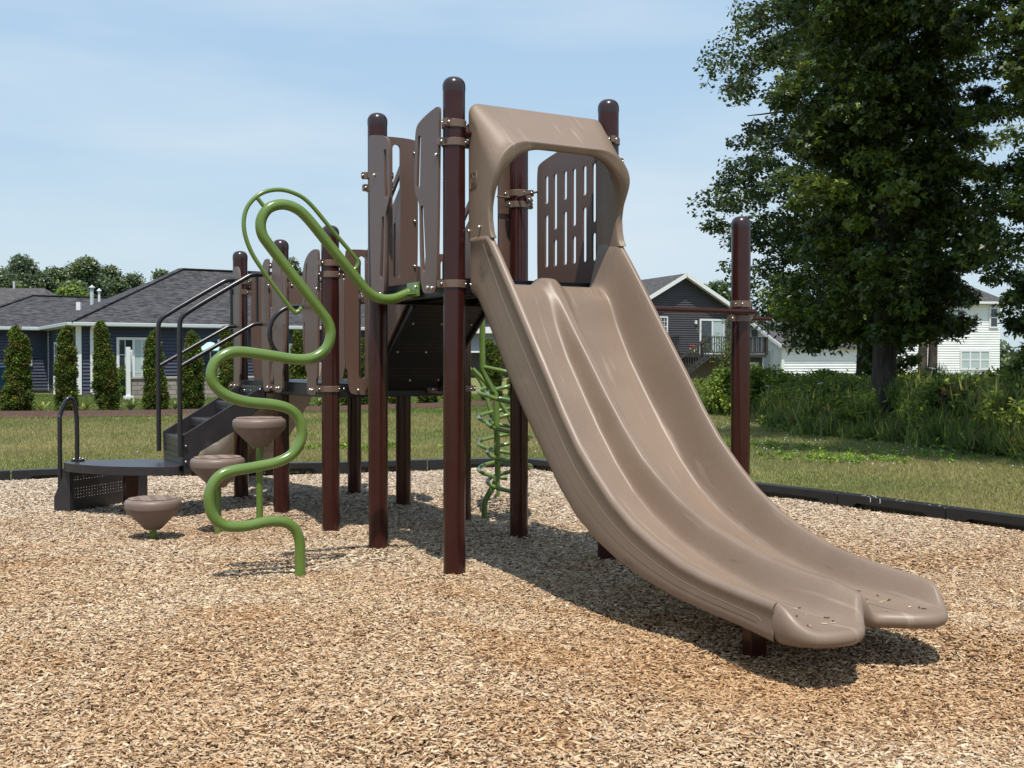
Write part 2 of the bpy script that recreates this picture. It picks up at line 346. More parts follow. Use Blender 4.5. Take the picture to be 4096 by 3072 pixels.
# wood chips: many, nobody could count them
def chip_field():
    pts=[];szs=[]
    for (d0,d1,dens,sc) in ((2.3,4.6,13000,1.0),(4.6,6.5,10500,1.0),(6.5,9,6600,1.12),(9,13.3,4000,1.3)):
        x0,x1=-.5*d1-1.5,.5*d1+1.5; n=int((x1-x0)*(d1-d0)*dens); x=rng.uniform(x0,x1,n); y=rng.uniform(d0,d1,n)
        k=((np.abs(x)<.49*y+.3)|((np.abs(x)<.5*y+1.5)&(rng.random(n)<.55)))&inside(x,y); pts.append(np.stack([x[k],y[k]],1)); szs.append(np.full(k.sum(),sc))
    P=np.concatenate(pts); S=np.concatenate(szs); n=len(P)
    ln=np.clip(rng.lognormal(math.log(.0175),.5,n),.006,.058)*S; wd=np.clip(rng.lognormal(math.log(.0068),.42,n),.0025,.019)*S; th=rng.uniform(.0015,.0045,n)*S
    yaw=rng.uniform(0,2*np.pi,n); pit=rng.normal(0,.22,n); rol=rng.normal(0,.36,n)
    c,s=np.cos(yaw),np.sin(yaw); ax=np.stack([c*np.cos(pit),s*np.cos(pit),np.sin(pit)],1)
    by=np.stack([-s,c,np.zeros(n)],1); nz_=np.cross(ax,by); ay=by*np.cos(rol)[:,None]+nz_*np.sin(rol)[:,None]; az=np.cross(ax,ay)
    lay=rng.uniform(-.008,.009,n)
    C=np.stack([P[:,0],P[:,1],gh(P[:,0],P[:,1])+lay],1)
    V=np.zeros((n,8,3)); tp=rng.uniform(.25,1.0,(n,2)); sk=rng.uniform(-.25,.25,n)
    q=0
    for a in(-1,1):
        for b in(-1,1):
            for e in(-1,1):
                wv=(tp[:,0] if a<0 else tp[:,1])*wd*b*.5
                V[:,q]=C+ax*(a*ln*.5+sk*b*wd)[:,None]+ay*wv[:,None]+az*(e*th*.5)[:,None]; q+=1
    base=np.arange(n)[:,None]*8
    fs=np.array([(1,5,7,3),(0,4,5,1),(2,3,7,6),(0,1,3,2),(4,6,7,5)])
    F=(base[:,:,None]+fs[None]).reshape(-1,4)
    pal=np.array([(.66,.535,.39),(.54,.41,.28),(.43,.30,.19),(.73,.62,.47),(.27,.175,.105),(.52,.445,.37),(.14,.088,.055),(.84,.76,.63)])
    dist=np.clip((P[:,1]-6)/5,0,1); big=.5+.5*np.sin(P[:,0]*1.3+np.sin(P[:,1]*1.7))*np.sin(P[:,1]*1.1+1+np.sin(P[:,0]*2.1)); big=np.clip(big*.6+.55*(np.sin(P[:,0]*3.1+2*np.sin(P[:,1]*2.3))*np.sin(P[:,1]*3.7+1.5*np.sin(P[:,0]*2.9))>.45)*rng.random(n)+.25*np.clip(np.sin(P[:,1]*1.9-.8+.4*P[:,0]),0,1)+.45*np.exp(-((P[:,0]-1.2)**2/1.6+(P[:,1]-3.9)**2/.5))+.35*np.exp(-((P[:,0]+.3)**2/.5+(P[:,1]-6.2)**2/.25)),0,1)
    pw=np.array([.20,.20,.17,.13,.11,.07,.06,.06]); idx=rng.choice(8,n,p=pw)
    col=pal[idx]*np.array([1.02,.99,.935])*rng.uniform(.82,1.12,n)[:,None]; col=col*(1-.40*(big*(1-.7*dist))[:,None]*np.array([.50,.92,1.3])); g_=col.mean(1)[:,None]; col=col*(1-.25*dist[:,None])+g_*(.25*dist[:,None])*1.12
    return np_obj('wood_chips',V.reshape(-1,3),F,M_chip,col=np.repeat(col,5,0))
tag(chip_field(),kind='stuff')
# ================================================ PLAY STRUCTURE (local x = v, local y = u)
ps=empty('play_structure',(AX,AY,0),TH,label='brown and tan playground structure with twin slide, decks, posts and green climbers on wood chips',cat='play structure')
# ---- posts
capP=[(.0655,0),(.0655,.012),(.0645,.026),(.0595,.040),(.050,.053),(.037,.062),(.020,.067),(.0001,.0685)]
def clamp_mesh(ears=((1,0,.0),(-1,0,.0)),face=-90,h=.043,back=False):
    """strap round the post with ears; local z centre 0. face = direction (deg) the strap bulges"""
    m=MB(); r=.0705; n=48
    vs=[];f=[]
    for j in range(n):
        a=2*math.pi*j/n; c,s=math.cos(a),math.sin(a)
        for rr,z in ((r,-h/2+.002),(r,h/2-.002),(r-.002,h/2),(.062,h/2),(.062,-h/2),(r-.002,-h/2)): vs.append((rr*c,rr*s,z))
    for j in range(n):
        k=(j+1)%n
        for q in range(6): f.append((j*6+q,k*6+q,k*6+(q+1)%6,j*6+(q+1)%6))
    m.add(vs,f,False)
    R0=Matrix.Rotation(R(face+90),3,'Z')
    def T(p): return R0@Vector(p)
    for sx in (-1,1):
        c=T((sx*.083,-.004,0)); m.box(c,(.034,.030,h),rot=R0)
        e=T((sx*.098,-.004,0)); m.box(e,(.012,.030,h-.010),rot=R0)
        b=T((sx*.092,-.024,0)); m.sphere(b,.0085,10,6,mi=1)
        b=T((sx*.092,.019,0)); m.sphere(b,.007,8,5,mi=1)
    b=T((.045,-.056,0)); m.sphere(b,.0065,8,5,mi=1)
    return m
def arm_clamp_mesh(face=-90):
    m=clamp_mesh(face=face)
    R0=Matrix.Rotation(R(face+90),3,'Z')
    for y in(-.062,-.035): m.beam(R0@Vector((.060,y,.012)),R0@Vector((.085,y,-.05)),.008,.030)
    m.tube([R0@Vector((.085,-.075,-.052)),R0@Vector((.085,-.02,-.052))],.018,14)
    m.sphere(R0@Vector((.085,-.078,-.052)),.009,10,6,mi=1)
    return m
CL={'A':[(2.565,'a',-60),(2.462,'c',-90),(1.663,'c',-90)],'B':[(2.43,'a',-120),(2.345,'c',-90),(1.663,'c',-90)],
 'C':[(1.925,'a',-70),(1.845,'c',-90),(1.03,'c',-90)],'D':[(1.985,'c',-90),(1.83,'c',-120),(1.02,'c',-90)],
 'E':[(1.925,'a',-60),(1.835,'c',-90),(1.02,'c',-90)],'F':[(1.83,'a',-60),(1.02,'c',-90)],'G':[(1.85,'c',-90),(1.02,'c',-90)],
 'H':[(1.85,'c',-90),(1.02,'c',-90)],'I':[(2.395,'a',-130),(2.315,'c',-90),(1.663,'c',-90)],'J':[(2.575,'a',-20),(2.46,'c',-90),(1.663,'c',-90)],
 'K':[(1.605,'a',-50),(1.512,'c',-90)]}
PL={'A':'tallest looking brown post at the front left foot of the twin slide','K':'brown post standing alone to the right of the slide holding the turning bar'}
cm=clamp_mesh().build('clamp',[M_clamp,M_bolt],None); am=arm_clamp_mesh().build('clamp',[M_clamp,M_bolt],None)
def cyl_post(hh):
    m=MB(); m.tube([(0,0,-.15),(0,0,hh-.07)],.0635,32); return m
cap0=None; used=set()
for k,(v,u,top) in POSTS.items():
    p=cyl_post(top).build('post',M_post,ps,loc=(v,u,0)); 
    if k in PL: p['label']=PL[k]
    cb=MB(); cb.lathe([(.0635,-.02)]+capP,32); c=cb.build('cap',M_cap,p,loc=(0,0,top-.068))
    for (z,kind,a) in CL[k]:
        src=cm if kind=='c' else am
        if src.name not in used: c=src; used.add(src.name)
        else: c=src.copy(); COL.objects.link(c)
        c.parent=p; c.location=(0,0,z); c.rotation_euler=(0,0,R(a+90))
# ---- decks: coated steel pan with perforated top
def deck(v0,v1,u0,u1,z,nm,parent=ps):
    m=MB(); t=.085; w=.012
    m.box(((v0+v1)/2,(u0+u1)/2,z-.006),(v1-v0,u1-u0,.012))
    for (a,b,c,d) in ((v0,u0,v1,u0),(v0,u1,v1,u1)):
        yy=b+w/2 if b==u0 else b-w/2; m.box(((a+c)/2,yy,z-.012-t/2),(v1-v0,w,t)); m.box(((a+c)/2,yy+(.015 if b==u0 else -.015),z-.012-t),(v1-v0,.04,.006))
    for (a,) in ((v0,),(v1,)):
        xx=a+w/2 if a==v0 else a-w/2; m.box((xx,(u0+u1)/2,z-.012-t/2),(w,u1-u0-2*w-.002,t)); m.box((xx+(.015 if a==v0 else -.015),(u0+u1)/2,z-.012-t-.001),(.04,u1-u0-.05,.006))
    for q in (1/3,2/3): m.box((v0+(v1-v0)*q,(u0+u1)/2,z-.05),(.03,u1-u0-.04,.07))
    return m.build(nm,M_pan,parent,bevel=.003)
S=1.07; e=.028
d1=deck(-e,S+e,-e,S+e,1.700,'deck'); d1['label']='high black steel deck behind the twin slide'
d2=deck(-e,S+e,1.907-e,2.975+e-.06,1.068,'deck'); d2['label']='low black steel deck beside the stepping pods'
d3=deck(-e,S+e,2.975,4.045+e,1.068,'deck'); d3['label']='low black steel deck at the top of the stairs'
# ---- barrier panels
WAVE=[(.047,1.053),(.02,1.045),(.014,1.0),(.024,.79),(.028,.58),(.038,.26),(.05,.05),(.07,.008),(.108,0),(.2,.003),(.232,.02),(.25,.07),(.267,.24),(.270,.50),(.278,.54),(.326,.60),(.338,.65),(.332,.87),(.32,.965),(.29,1.0),(.185,1.03)]
WS=[capsule(.268,.91,.284,.64,.019,.021),capsule(.236,.50,.206,.15,.018,.023)]
ROUND=[(.04,1.043),(.012,1.03),(.010,.95),(.03,.14),(.062,.105),(.062,.02),(.085,0),(.215,.0),(.242,.02),(.246,.165),(.278,.20),(.322,.37),(.334,.60),(.330,.87),(.305,.95),(.24,1.01),(.13,1.045)]
RS=[smooth_path([(.262,.90),(.238,.965),(.222,.955),(.245,.88),(.258,.65),(.273,.635),(.285,.65)],1,True),capsule(.292,.52,.292,.29,.0095)]
NARR=[(.07,1.063),(.045,1.05),(.04,1.0),(.035,.14),(.03,.10),(.035,.02),(.06,0),(.15,0),(.175,.02),(.178,.1),(.215,.16),(.218,.9),(.20,1.0),(.15,1.055)]
BOLT={}
def put_bolts(parent,pts,r=.0105):
    if r not in BOLT:
        b=MB(); b.sphere((0,0,0),r,10,6); BOLT[r]=b.build('bolt',M_bolt,None); o=BOLT[r]; first=True
    else: first=False
    for p in pts:
        if not first: o=BOLT[r].copy(); COL.objects.link(o)
        first=False; o.parent=parent; o.location=p
def rnd(P,it=2): return smooth_path(P,it,True)
def panel(outline,slots,org,d,out,th=.016,bolts=(),name='panel',m=M_panel,label=None):
    """org (x,y,z0) d = unit direction of the panel's width, out = outward normal"""
    mb=MB(); d=Vector(d);o=Vector(out);g=Vector(org)
    fn=lambda a,b,t:g+d*a+Vector((0,0,b))-o*t
    ol=rnd(outline); hand=d.cross(Vector((0,0,1))).dot(o)   # face 0 must look along 'out'
    if hand<0: pass
    mb.prism(ol,slots,fn,th)
    ob=mb.build(name,m,ps,bevel=.0035)
    if label: ob['label']=label
    if bolts:
        put_bolts(ob,[g+d*a+Vector((0,0,z))+o*.004 for (a,z) in bolts])
    return ob
F_=-.088
panel(WAVE,WS,(F_,0,1.615),(0,1,0),(-1,0,0),bolts=[(.10,.03),(.155,.035),(.045,.78)],label='wavy slotted brown panel beside the tall front post')
panel([(-a,z) for a,z in WAVE],[[(-a,z) for a,z in s] for s in WS],(F_,1.07-.045,1.615),(0,1,0),(-1,0,0),bolts=[(-.10,.03),(-.2,.035),(-.11,.79)],label='wavy slotted brown panel overlapping the second tall post')
panel(ROUND,RS,(F_,1.907,.985),(0,1,0),(-1,0,0),bolts=[(.13,.035),(.17,.037),(.03,.76)],label='round shouldered brown panel beside the third post of the near row')
panel([(-a,z) for a,z in ROUND],[[(-a,z) for a,z in s] for s in RS],(F_,2.975-.035,.985),(0,1,0),(-1,0,0),bolts=[(-.12,.035),(-.17,.037)])
panel(NARR,[],(F_,2.975,.985),(0,1,0),(-1,0,0),bolts=[(.06,.035)])
panel([(-a,z) for a,z in NARR],[],(F_,4.045-.06,.985),(0,1,0),(-1,0,0),bolts=[(-.06,.035)])
for (u0,flip) in ((2.975,-1),(1.907,1)):
    panel([(flip*a,z) for a,z in ROUND],[[(flip*a,z) for a,z in s] for s in RS],(S+.088,u0,.985),(0,1,0),(1,0,0),bolts=[(flip*.13,.035)])
OVAL=[(.0,1.045),(-.028,1.02),(-.03,.2),(-.005,.17),(0,.03),(.03,0),(.22,0),(.25,.03),(.25,.17),(.262,.2),(.262,1.02),(.235,1.045)]
OS=[capsule(.105,.97,.105,.145,.028)]
def oval(v0,u,z,flip):
    f=1 if not flip else -1
    panel([(f*a,b) for a,b in OVAL],[[(f*a,b) for a,b in s] for s in OS],(v0,u,z),(1,0,0),(0,-1,0),bolts=[(f*.07,.035),(f*.20,.035),(f*.235,.5),(f*.235,.95),(f*.235,.2)])
oval(.055,1.125,1.66,False); oval(1.015,1.125,1.66,True)
oval(.115,1.845,.985,False); oval(.985,1.845,.985,True)
# slatted panel on the far side of the high deck
SL=[(-.01,.0),(.70,.0),(.765,.06),(.768,.90),(.755,.95),(.70,.98),(.45,1.06),(.30,1.09),(.02,1.10),(-.012,1.06)]
SL=[(-.012,.05),(.03,0),(.72,0),(.765,.05),(.768,.72),(.768,.925),(.74,.965),(.47,1.015),(.30,1.04),(.02,1.05),(-.012,1.0)]
hs=[]
for i,a in enumerate((.648,.541,.423,.318,.201,.097)):
    if i%2==0: hs+=[capsule(a,.85,a,.70,.019),capsule(a,.59,a,.28,.019)]
    else: hs+=[capsule(a,.85,a,.52,.019),capsule(a,.42,a,.28,.019)]
panel(SL,hs,(1.03,0,1.588),(0,1,0),(-1,0,0),th=.013,bolts=[(.02,.8)],label='brown panel with two staggered rows of vertical slots seen through the slide opening')
# connector pin + dark edge rail of that panel
m=MB(); m.tube([(1.0,-.03,1.62),(1.0,-.03,2.45)],.012,10); m.build('panel_rail',M_black,ps)
for P_ in ([(1.03,.75,2.365),(1.03,1.02,2.365)],[(.90,1.08,2.365),(1.0,1.08,2.365)]): m=MB(); m.tube(P_,.007,8); m.build('connector_pin',M_clamp,ps)
# ---- inclined ramp between the decks (underside shows)
m=MB(); a=Vector((0,1.10,1.60)); b=Vector((0,1.88,1.005)); d=(b-a); l=d.length; d.normalize(); nn=Vector((1,0,0)).cross(d)
fnr=lambda x,y,t:Vector((x,0,0))+a+d*y+Vector((0,-d.z,d.y))*t
v0r,v1r=.27,.84
holes=[]
for i in range(30):
    for j in range(18):
        if (i//5)%2==0 or j%2==0:
            cx=v0r+.04+i*.0169; cy=.05+j*.051
            holes.append([(cx+.0034*math.cos(t),cy+.0034*math.sin(t)) for t in (0,2.09,4.19)])
m.prism([(v0r,0),(v1r,0),(v1r,l),(v0r,l)],[],fnr,.008)
for x in (v0r,v1r): m.beam(fnr(x,0,.012),fnr(x,l,.012),.02,.07)
m.beam(fnr(v0r+.011,l,.01),fnr(v1r-.011,l,.01),.03,.08)
ramp=m.build('ramp',M_pan,ps,bevel=.002); ramp['label']='black perforated ramp seen from below between the high and low decks'
put_bolts(ramp,[fnr(x,l*q,-.013) for q in (.18,.5,.84) for x in (.33,.55,.78)],.008)
b_=MB()
for i in range(32):
    for j in range(22):
        if (j//4)%2==0: b_.sphere(fnr(v0r+.035+i*.0163,.06+j*.04,-.0005),.0022,5,3)
tag(b_.build('perforation_glints',MATS['lit_tan'],ramp),kind='stuff')  # pale beads stand in for daylight through the holes; none are cut
def rside(v):
    mb=MB(); o=[(1.13,1.62),(1.13,2.55),(1.24,2.55),(1.84,1.98),(1.84,1.0)]
    hl=[[ (1.24,2.485),(1.215,2.45),(1.215,2.42),(1.77,1.92),(1.79,1.94),(1.78,1.98)]]
    sl=[capsule(1.32,2.15,1.32,1.75,.014),capsule(1.5,2.0,1.5,1.6,.014)]
    mb.prism(o[::-1],hl+sl,lambda a,b,t:Vector((v+t,a,b)),.018); return mb.build('ramp_side_panel',M_panel,ps,bevel=.003)
rside(.235); rside(.86)
# ---- hood over the slide
def hood():
    def arch(v0,v1,z0,z1,rad,n=72,flare=0):
        # from bottom-left up, over, down to bottom-right ; returns list of (v,z)
        segs=[]; ls=z1-rad-z0; lt=v1-v0-2*rad; la=rad*math.pi/2; n1=22;n2=12;n3=20
        P=[(v0,z0+ls*i/n1) for i in range(n1)]
        P+=[(v0+rad-rad*math.cos(t),z1-rad+rad*math.sin(t)) for t in np.linspace(0,math.pi/2,n2,endpoint=False)]
        P+=[(v0+rad+lt*i/n3,z1) for i in range(n3)]
        P+=[(v1-rad+rad*math.sin(t),z1-rad+rad*math.cos(t)) for t in np.linspace(0,math.pi/2,n2,endpoint=False)]
        P+=[(v1,z1-rad-ls*i/n1) for i in range(n1+1)]
        return P
    zf=np.array([1.88,1.94,2.0,2.07,2.15,2.22,2.28,2.33,2.39,2.45]); uf=np.array([-.31,-.272,-.258,-.252,-.268,-.305,-.333,-.343,-.345,-.345])
    A=arch(.075,1.0,1.905,2.695,.065); 
    B=arch(.078,.992,1.905,2.447,.20); C=arch(.118,.952,1.905,2.405,.26)
    I=arch(.105,.965,1.905,2.655,.05); J=arch(.118,.95,1.905,2.44,.24)
    rows=[]
    rows.append([(p[0],-.028,p[1]) for p in I]); rows.append([(p[0],-.028,p[1]) for p in A])
    fu=lambda z:float(np.interp(z,zf,uf))
    rows.append([(p[0],-.040,p[1]) for p in A])
    for s in (.08,.25,.45,.65,.82,.93):
        rows.append([(a[0]*(1-s)+b[0]*s,-.04*(1-s)+(fu(b[1])+.018)*s,a[1]*(1-s)+b[1]*s) for a,b in zip(A,B)])
    # rolled lip
    for k,t in enumerate(np.linspace(0,1,6)[0:]):
        ang=t*math.pi*.5
        rows.append([(b[0]+(c[0]-b[0])*(1-math.cos(ang))*.55,fu(b[1])-.0-.006*math.sin(math.pi*t)+ (0.012 if t==0 else 0),b[1]+(c[1]-b[1])*(1-math.cos(ang))*.55) for b,c in zip(B,C)])
    rows.append([(c[0],fu(c[1])+.004,c[1]) for c in C])
    rows.append([(c[0],fu(c[1])+.03,c[1]+.0) for c in C]); 
    rows.append([(j[0],fu(j[1])*.6,j[1]) for j in J])
    rows.append([(i[0],-.10,i[1]) for i in I]); rows.append([(i[0],-.028,i[1]) for i in I])
    n=len(A); V=[p for r in rows for p in r]; f=[]
    for i in range(len(rows)-1):
        for j in range(n-1): f.append((i*n+j,i*n+j+1,(i+1)*n+j+1,(i+1)*n+j))
    m=MB(); m.add(V,f,True)
    # close bottoms
    for j in (0,n-1):
        m.add([r[j] for r in rows[1:-1]],[tuple(range(len(rows)-2))],False)
    o=m.build('slide_hood',M_slide,ps)
    b=o.modifiers.new('sub','SUBSURF'); b.levels=1; b.render_levels=1
    o['label']='tan moulded plastic hood arching over the slide entrance'
    put_bolts(o,[(.070,-.045,1.965),(.070,-.17,1.975)])
    # moulded safety pictogram plate, low relief
    pl=MB(); x=.0735; 
    pl.tube([(x,-.055,2.20),(x,-.13,2.212),(x,-.13,2.292),(x,-.055,2.283)],.0018,6,closed=True)
    pl.tube([(x,-.075,2.255),(x,-.083,2.28),(x,-.092,2.257)],.0016,5); pl.tube([(x,-.1,2.262),(x,-.12,2.264)],.0015,5)
    for k in range(3): pl.tube([(x,-.062,2.213+.012*k),(x,-.12,2.219+.012*k)],.0016,5)
    pl.build('pictogram',M_slide,o)
    for P_ in ([(.04,-.055,2.512),(.085,-.055,2.512)],[(1.0,-.055,2.512),(1.05,-.055,2.512)]): ar=MB(); ar.tube(P_,.018,14); ar.build('mount_pin',M_post,o)
    return o
hood()
# ---- twin slide
ZR=[(0.02,1.93),(-.15,1.93),(-.26,1.925),(-.36,1.81),(-.49,1.65),(-.62,1.485),(-.766,1.30),(-.89,1.145),(-1.02,.975),(-1.15,.825),(-1.29,.70),(-1.435,.586),(-1.6,.49),(-1.76,.424),(-1.93,.369),(-2.1,.337),(-2.3,.315),(-2.44,.302),(-2.49,.297),(-2.53,.280),(-2.57,.250),(-2.61,.222),(-2.66,.204),(-2.75,.20)]
ZM=[(0.02,1.703),(-.12,1.712),(-.2,1.70),(-.306,1.585),(-.467,1.39),(-.623,1.214),(-.771,1.044),(-.933,.872),(-1.089,.729),(-1.255,.618),(-1.43,.523),(-1.613,.447),(-1.816,.389),(-1.99,.354),(-2.17,.332),(-2.40,.316),(-2.48,.300),(-2.53,.285),(-2.60,.25),(-2.75,.22)]
ZB=[(0.02,1.668),(-.12,1.668),(-.2,1.655),(-.27,1.59),(-.35,1.43),(-.467,1.32),(-.467-.0001,1.3199),(-.623,1.055),(-.771,.875),(-.933,.700),(-1.089,.562),(-1.255,.455),(-1.43,.372),(-1.613,.308),(-1.816,.258),(-1.99,.228),(-2.17,.212),(-2.40,.203),(-2.60,.198),(-2.75,.198)]
ZB=[p for i,p in enumerate(ZB) if i!=6]; ZB[5]=(-.467,1.25)
ZO=[(0.02,1.62),(-.065,1.61),(-.12,1.59),(-.174,1.53),(-.276,1.405),(-.406,1.23),(-.494,1.115),(-.694,.89),(-.86,.715),(-.986,.585),(-1.127,.465),(-1.302,.37),(-1.484,.298),(-1.69,.245),(-1.88,.208),(-2.09,.183),(-2.3,.165),(-2.486,.142),(-2.6,.13),(-2.75,.125)]
def mono(P):
    P=sorted(P); x=np.array([p[0] for p in P]); y=np.array([p[1] for p in P])
    g=np.linspace(x[0],x[-1],900); yy=np.interp(g,x,y); k=np.hanning(23); k/=k.sum()
    yp=np.pad(yy,11,mode='reflect',reflect_type='odd'); ys=np.convolve(yp,k,'valid'); return lambda u:np.interp(u,g,ys)
fr,fm,fb,fo=mono(ZR),mono(ZM),mono(ZB),mono(ZO)
fmR=mono([p for p in ZM if p[0]>-2.3]+[(-2.36,.316),(-2.41,.29),(-2.46,.245),(-2.51,.215),(-2.75,.20)])
VL,VM,VR=.093,.535,.972
def sm(t): t=np.clip(t,0,1); return t*t*(3-2*t)
_uv=[(.093,-2.49),(.100,-2.54),(.118,-2.585),(.155,-2.625),(.21,-2.65),(.28,-2.66),(.35,-2.645),(.41,-2.60),(.46,-2.55),(.505,-2.512),(.545,-2.498),(.59,-2.503),(.64,-2.53),(.69,-2.57),(.75,-2.615),(.81,-2.635),(.865,-2.622),(.91,-2.588),(.942,-2.545),(.963,-2.50),(.972,-2.455)]
_uc=np.array(catmull(_uv,8))
def uend(v): return np.interp(v,_uc[:,0],_uc[:,1])
def slide():
    # top surface columns across v
    cs=(1-np.cos(np.linspace(0,np.pi,56)))/2; vin=np.concatenate([VL+(VM-VL)*cs,(VM+(VR-VM)*cs)[1:]])
    T=np.concatenate([np.linspace(0,.90,120),np.linspace(.90,1,26)[1:]])
    u0=-.062; ue=uend(vin)
    Uu=u0+(ue-u0)[None,:]*T[:,None]
    zr,zb=fr(Uu),fb(Uu); wR=sm((vin-.50)/.15)[None,:]; zm=fm(Uu)*(1-wR)+np.minimum(fm(Uu),fmR(Uu))*wR
    left=vin<VM
    side=np.where(left,(vin-VL)/(VM-VL),(VR-vin)/(VR-VM))[None,:]*np.ones_like(Uu)   # 0 outer rim ..1 mid rim
    a=sm(1-(side-.015)/.20); thr=.81-.15*sm((-Uu-1.7)/.8)*left[None,:]; b=sm((side-thr)/(.965-thr)); a=np.where(a<1e-4,0,a)
    Z=zb+(zr-zb)*a+(zm-zb)*b*(1-a)
    # near the mouth the rims melt into the lip
    endd=(Uu-ue[None,:]); lip=np.exp(-(endd/.05)**2)
    fade=sm((-Uu-2.42)/.2)
    Z=Z+lip*.006*fade
    V2=vin[None,:]*np.ones_like(Uu)
    # narrow the nose of each lane: pull outer columns in close to the mouth
    top=np.stack([V2,Uu,Z],-1)
    nT,nV=Uu.shape
    verts=[tuple(p) for p in top.reshape(-1,3)]; faces=[]
    for i in range(nT-1):
        for j in range(nV-1):
            p=i*nV+j; faces.append((p,p+nV,p+nV+1,p+1))
    # rim roll, outer skirt, underside: loft loops around the section
    def strip(rows):
        o=len(verts); k=len(rows[0])
        for r in rows: verts.extend([tuple(p) for p in r])
        return o,k
    def join(o,k,nr,flip):
        for i in range(nr-1):
            for j in range(k-1):
                p=o+i*k+j; q=(p,p+1,p+k+1,p+k); faces.append(q[::-1] if flip else q)
    us=Uu[:,0].copy(); usr=Uu[:,-1].copy(); us[-1]-=.006; usr[-1]-=.004
    sl=np.gradient(fr(us),us); kf=np.sqrt(1+np.minimum(np.abs(sl),1.5)**2)
    for sgn,vv,uu in ((-1,VL,us),(1,VR,usr)):
        zt=top[:,0,2] if sgn<0 else top[:,-1,2]; zo=np.minimum(fo(uu),zt-.02); r=.024
        rows=[]
        for ang in np.linspace(0,math.pi/2,6):
            rows.append(np.stack([np.full_like(uu,vv+sgn*r*math.sin(ang)),uu,zt-r*(1-math.cos(ang))*kf],1))
        # little return groove under the roll, then the flat skirt
        rows.append(np.stack([np.full_like(uu,vv+sgn*(r-.001)),uu,zt-(r+.012)*kf*np.clip((zt-zo)/.12,0,1)],1))
        rows.append(np.stack([np.full_like(uu,vv+sgn*(r-.004)),uu,zt-(r+.018)*kf*np.clip((zt-zo)/.12,0,1)],1))
        z2=zt-(r+.018)*kf*np.clip((zt-zo)/.12,0,1)
        for q in (.33,.66,.9):
            rows.append(np.stack([np.full_like(uu,vv+sgn*(r-.004)),uu,z2*(1-q)+zo*q+.0*q],1))
        rows.append(np.stack([np.full_like(uu,vv+sgn*(r-.012)),uu,zo+.003],1))
        rows.append(np.stack([np.full_like(uu,vv-sgn*.01),uu,zo-.004],1))
        rows.append(np.stack([np.full_like(uu,vv-sgn*.09),uu,np.minimum(zo,fb(uu)-.03)],1))
        rows.append(np.stack([np.full_like(uu,VM+sgn*.0),uu,np.minimum(zo+.03,fb(uu)-.015)],1))
        rr=[r_ for r_ in rows]; o,k=strip(rr); join(o,k,len(rr),sgn>0)
    # mouth lip: roll outwards and back underneath along the end curve
    E=top[-1]; dv=np.gradient(E[:,0]); du=np.gradient(E[:,1]); nx=-du; ny=dv; ln=np.sqrt(nx**2+ny**2); nx,ny=nx/ln,ny/ln
    flip=ny>0; nx=np.where(flip,-nx,nx); ny=np.where(flip,-ny,ny)
    wgt=np.clip(np.minimum((vin-VL)/.03,(VR-vin)/.03),0,1)
    # at the side walls the lip turns exactly sideways, so it meets the skirt
    bl=np.clip(np.minimum((vin-VL)/.012,(VR-vin)/.012),0,1)
    sx2=np.where(vin<VM,-1.0,1.0); nx=nx*bl+sx2*(1-bl); ny=ny*bl
    # smooth normals
    k=np.hanning(9);k/=k.sum()
    nx=np.convolve(np.pad(nx,4,mode='edge'),k,'valid'); ny=np.convolve(np.pad(ny,4,mode='edge'),k,'valid')
    rows=[]; web=np.exp(-((vin-VM)/.045)**2)
    ext=.022+.010*bl-.004*web; drop=np.clip(E[:,2]-.140,.05,.15)-.02*web
    for t in np.linspace(0,1,9):
        ang=t*math.pi; o_=np.sin(ang)*ext; z_=-(1-np.cos(ang))*.5*drop
        rows.append(np.stack([E[:,0]+nx*o_,E[:,1]+ny*o_,E[:,2]+z_],1))
    rows.append(np.stack([E[:,0],E[:,1]+.10,E[:,2]-drop+.012],1)); rows.append(np.stack([E[:,0],E[:,1]+.3,E[:,2]-drop+.035],1))
    o,kk=strip(rows); join(o,kk,len(rows),False)
    me=bpy.data.meshes.new('twin_slide'); me.from_pydata(verts,[],faces); me.materials.append(M_slide)
    me.polygons.foreach_set('use_smooth',[True]*len(faces)); 
    import bmesh
    bm=bmesh.new(); bm.from_mesh(me); bmesh.ops.remove_doubles(bm,verts=bm.verts,dist=.0006); bmesh.ops.recalc_face_normals(bm,faces=bm.faces); bm.to_mesh(me); bm.free()
    o=bpy.data.objects.new('twin_slide',me); COL.objects.link(o); o.parent=ps
    o['label']='tan speckled plastic slide with two parallel lanes curving down to the chips'
    # moulded outline on the outer skirt, its light and shade put into two tones
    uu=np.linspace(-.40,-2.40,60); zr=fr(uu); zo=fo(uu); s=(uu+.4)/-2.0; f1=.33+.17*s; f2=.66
    for nm,ff,mt,pts in (('skirt_ridge',f1,M_slide_light,None),('skirt_groove_shade',f2+0*s,M_slide_dark,None)):
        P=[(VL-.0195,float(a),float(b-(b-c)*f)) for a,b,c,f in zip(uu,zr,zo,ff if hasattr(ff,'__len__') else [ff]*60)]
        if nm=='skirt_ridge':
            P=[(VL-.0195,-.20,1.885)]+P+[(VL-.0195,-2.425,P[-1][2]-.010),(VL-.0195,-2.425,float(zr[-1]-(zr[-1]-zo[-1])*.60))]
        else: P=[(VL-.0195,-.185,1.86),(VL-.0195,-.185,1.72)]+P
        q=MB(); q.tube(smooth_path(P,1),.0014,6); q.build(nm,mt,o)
    # support legs
    q=MB(); q.box((.285,-2.16,.03),(.085,.06,.32)); q.build('support_leg',M_post,o,bevel=.006)
    q=MB(); q.box((.80,-2.16,.03),(.085,.06,.32)); q.build('support_leg',M_post,o,bevel=.006)
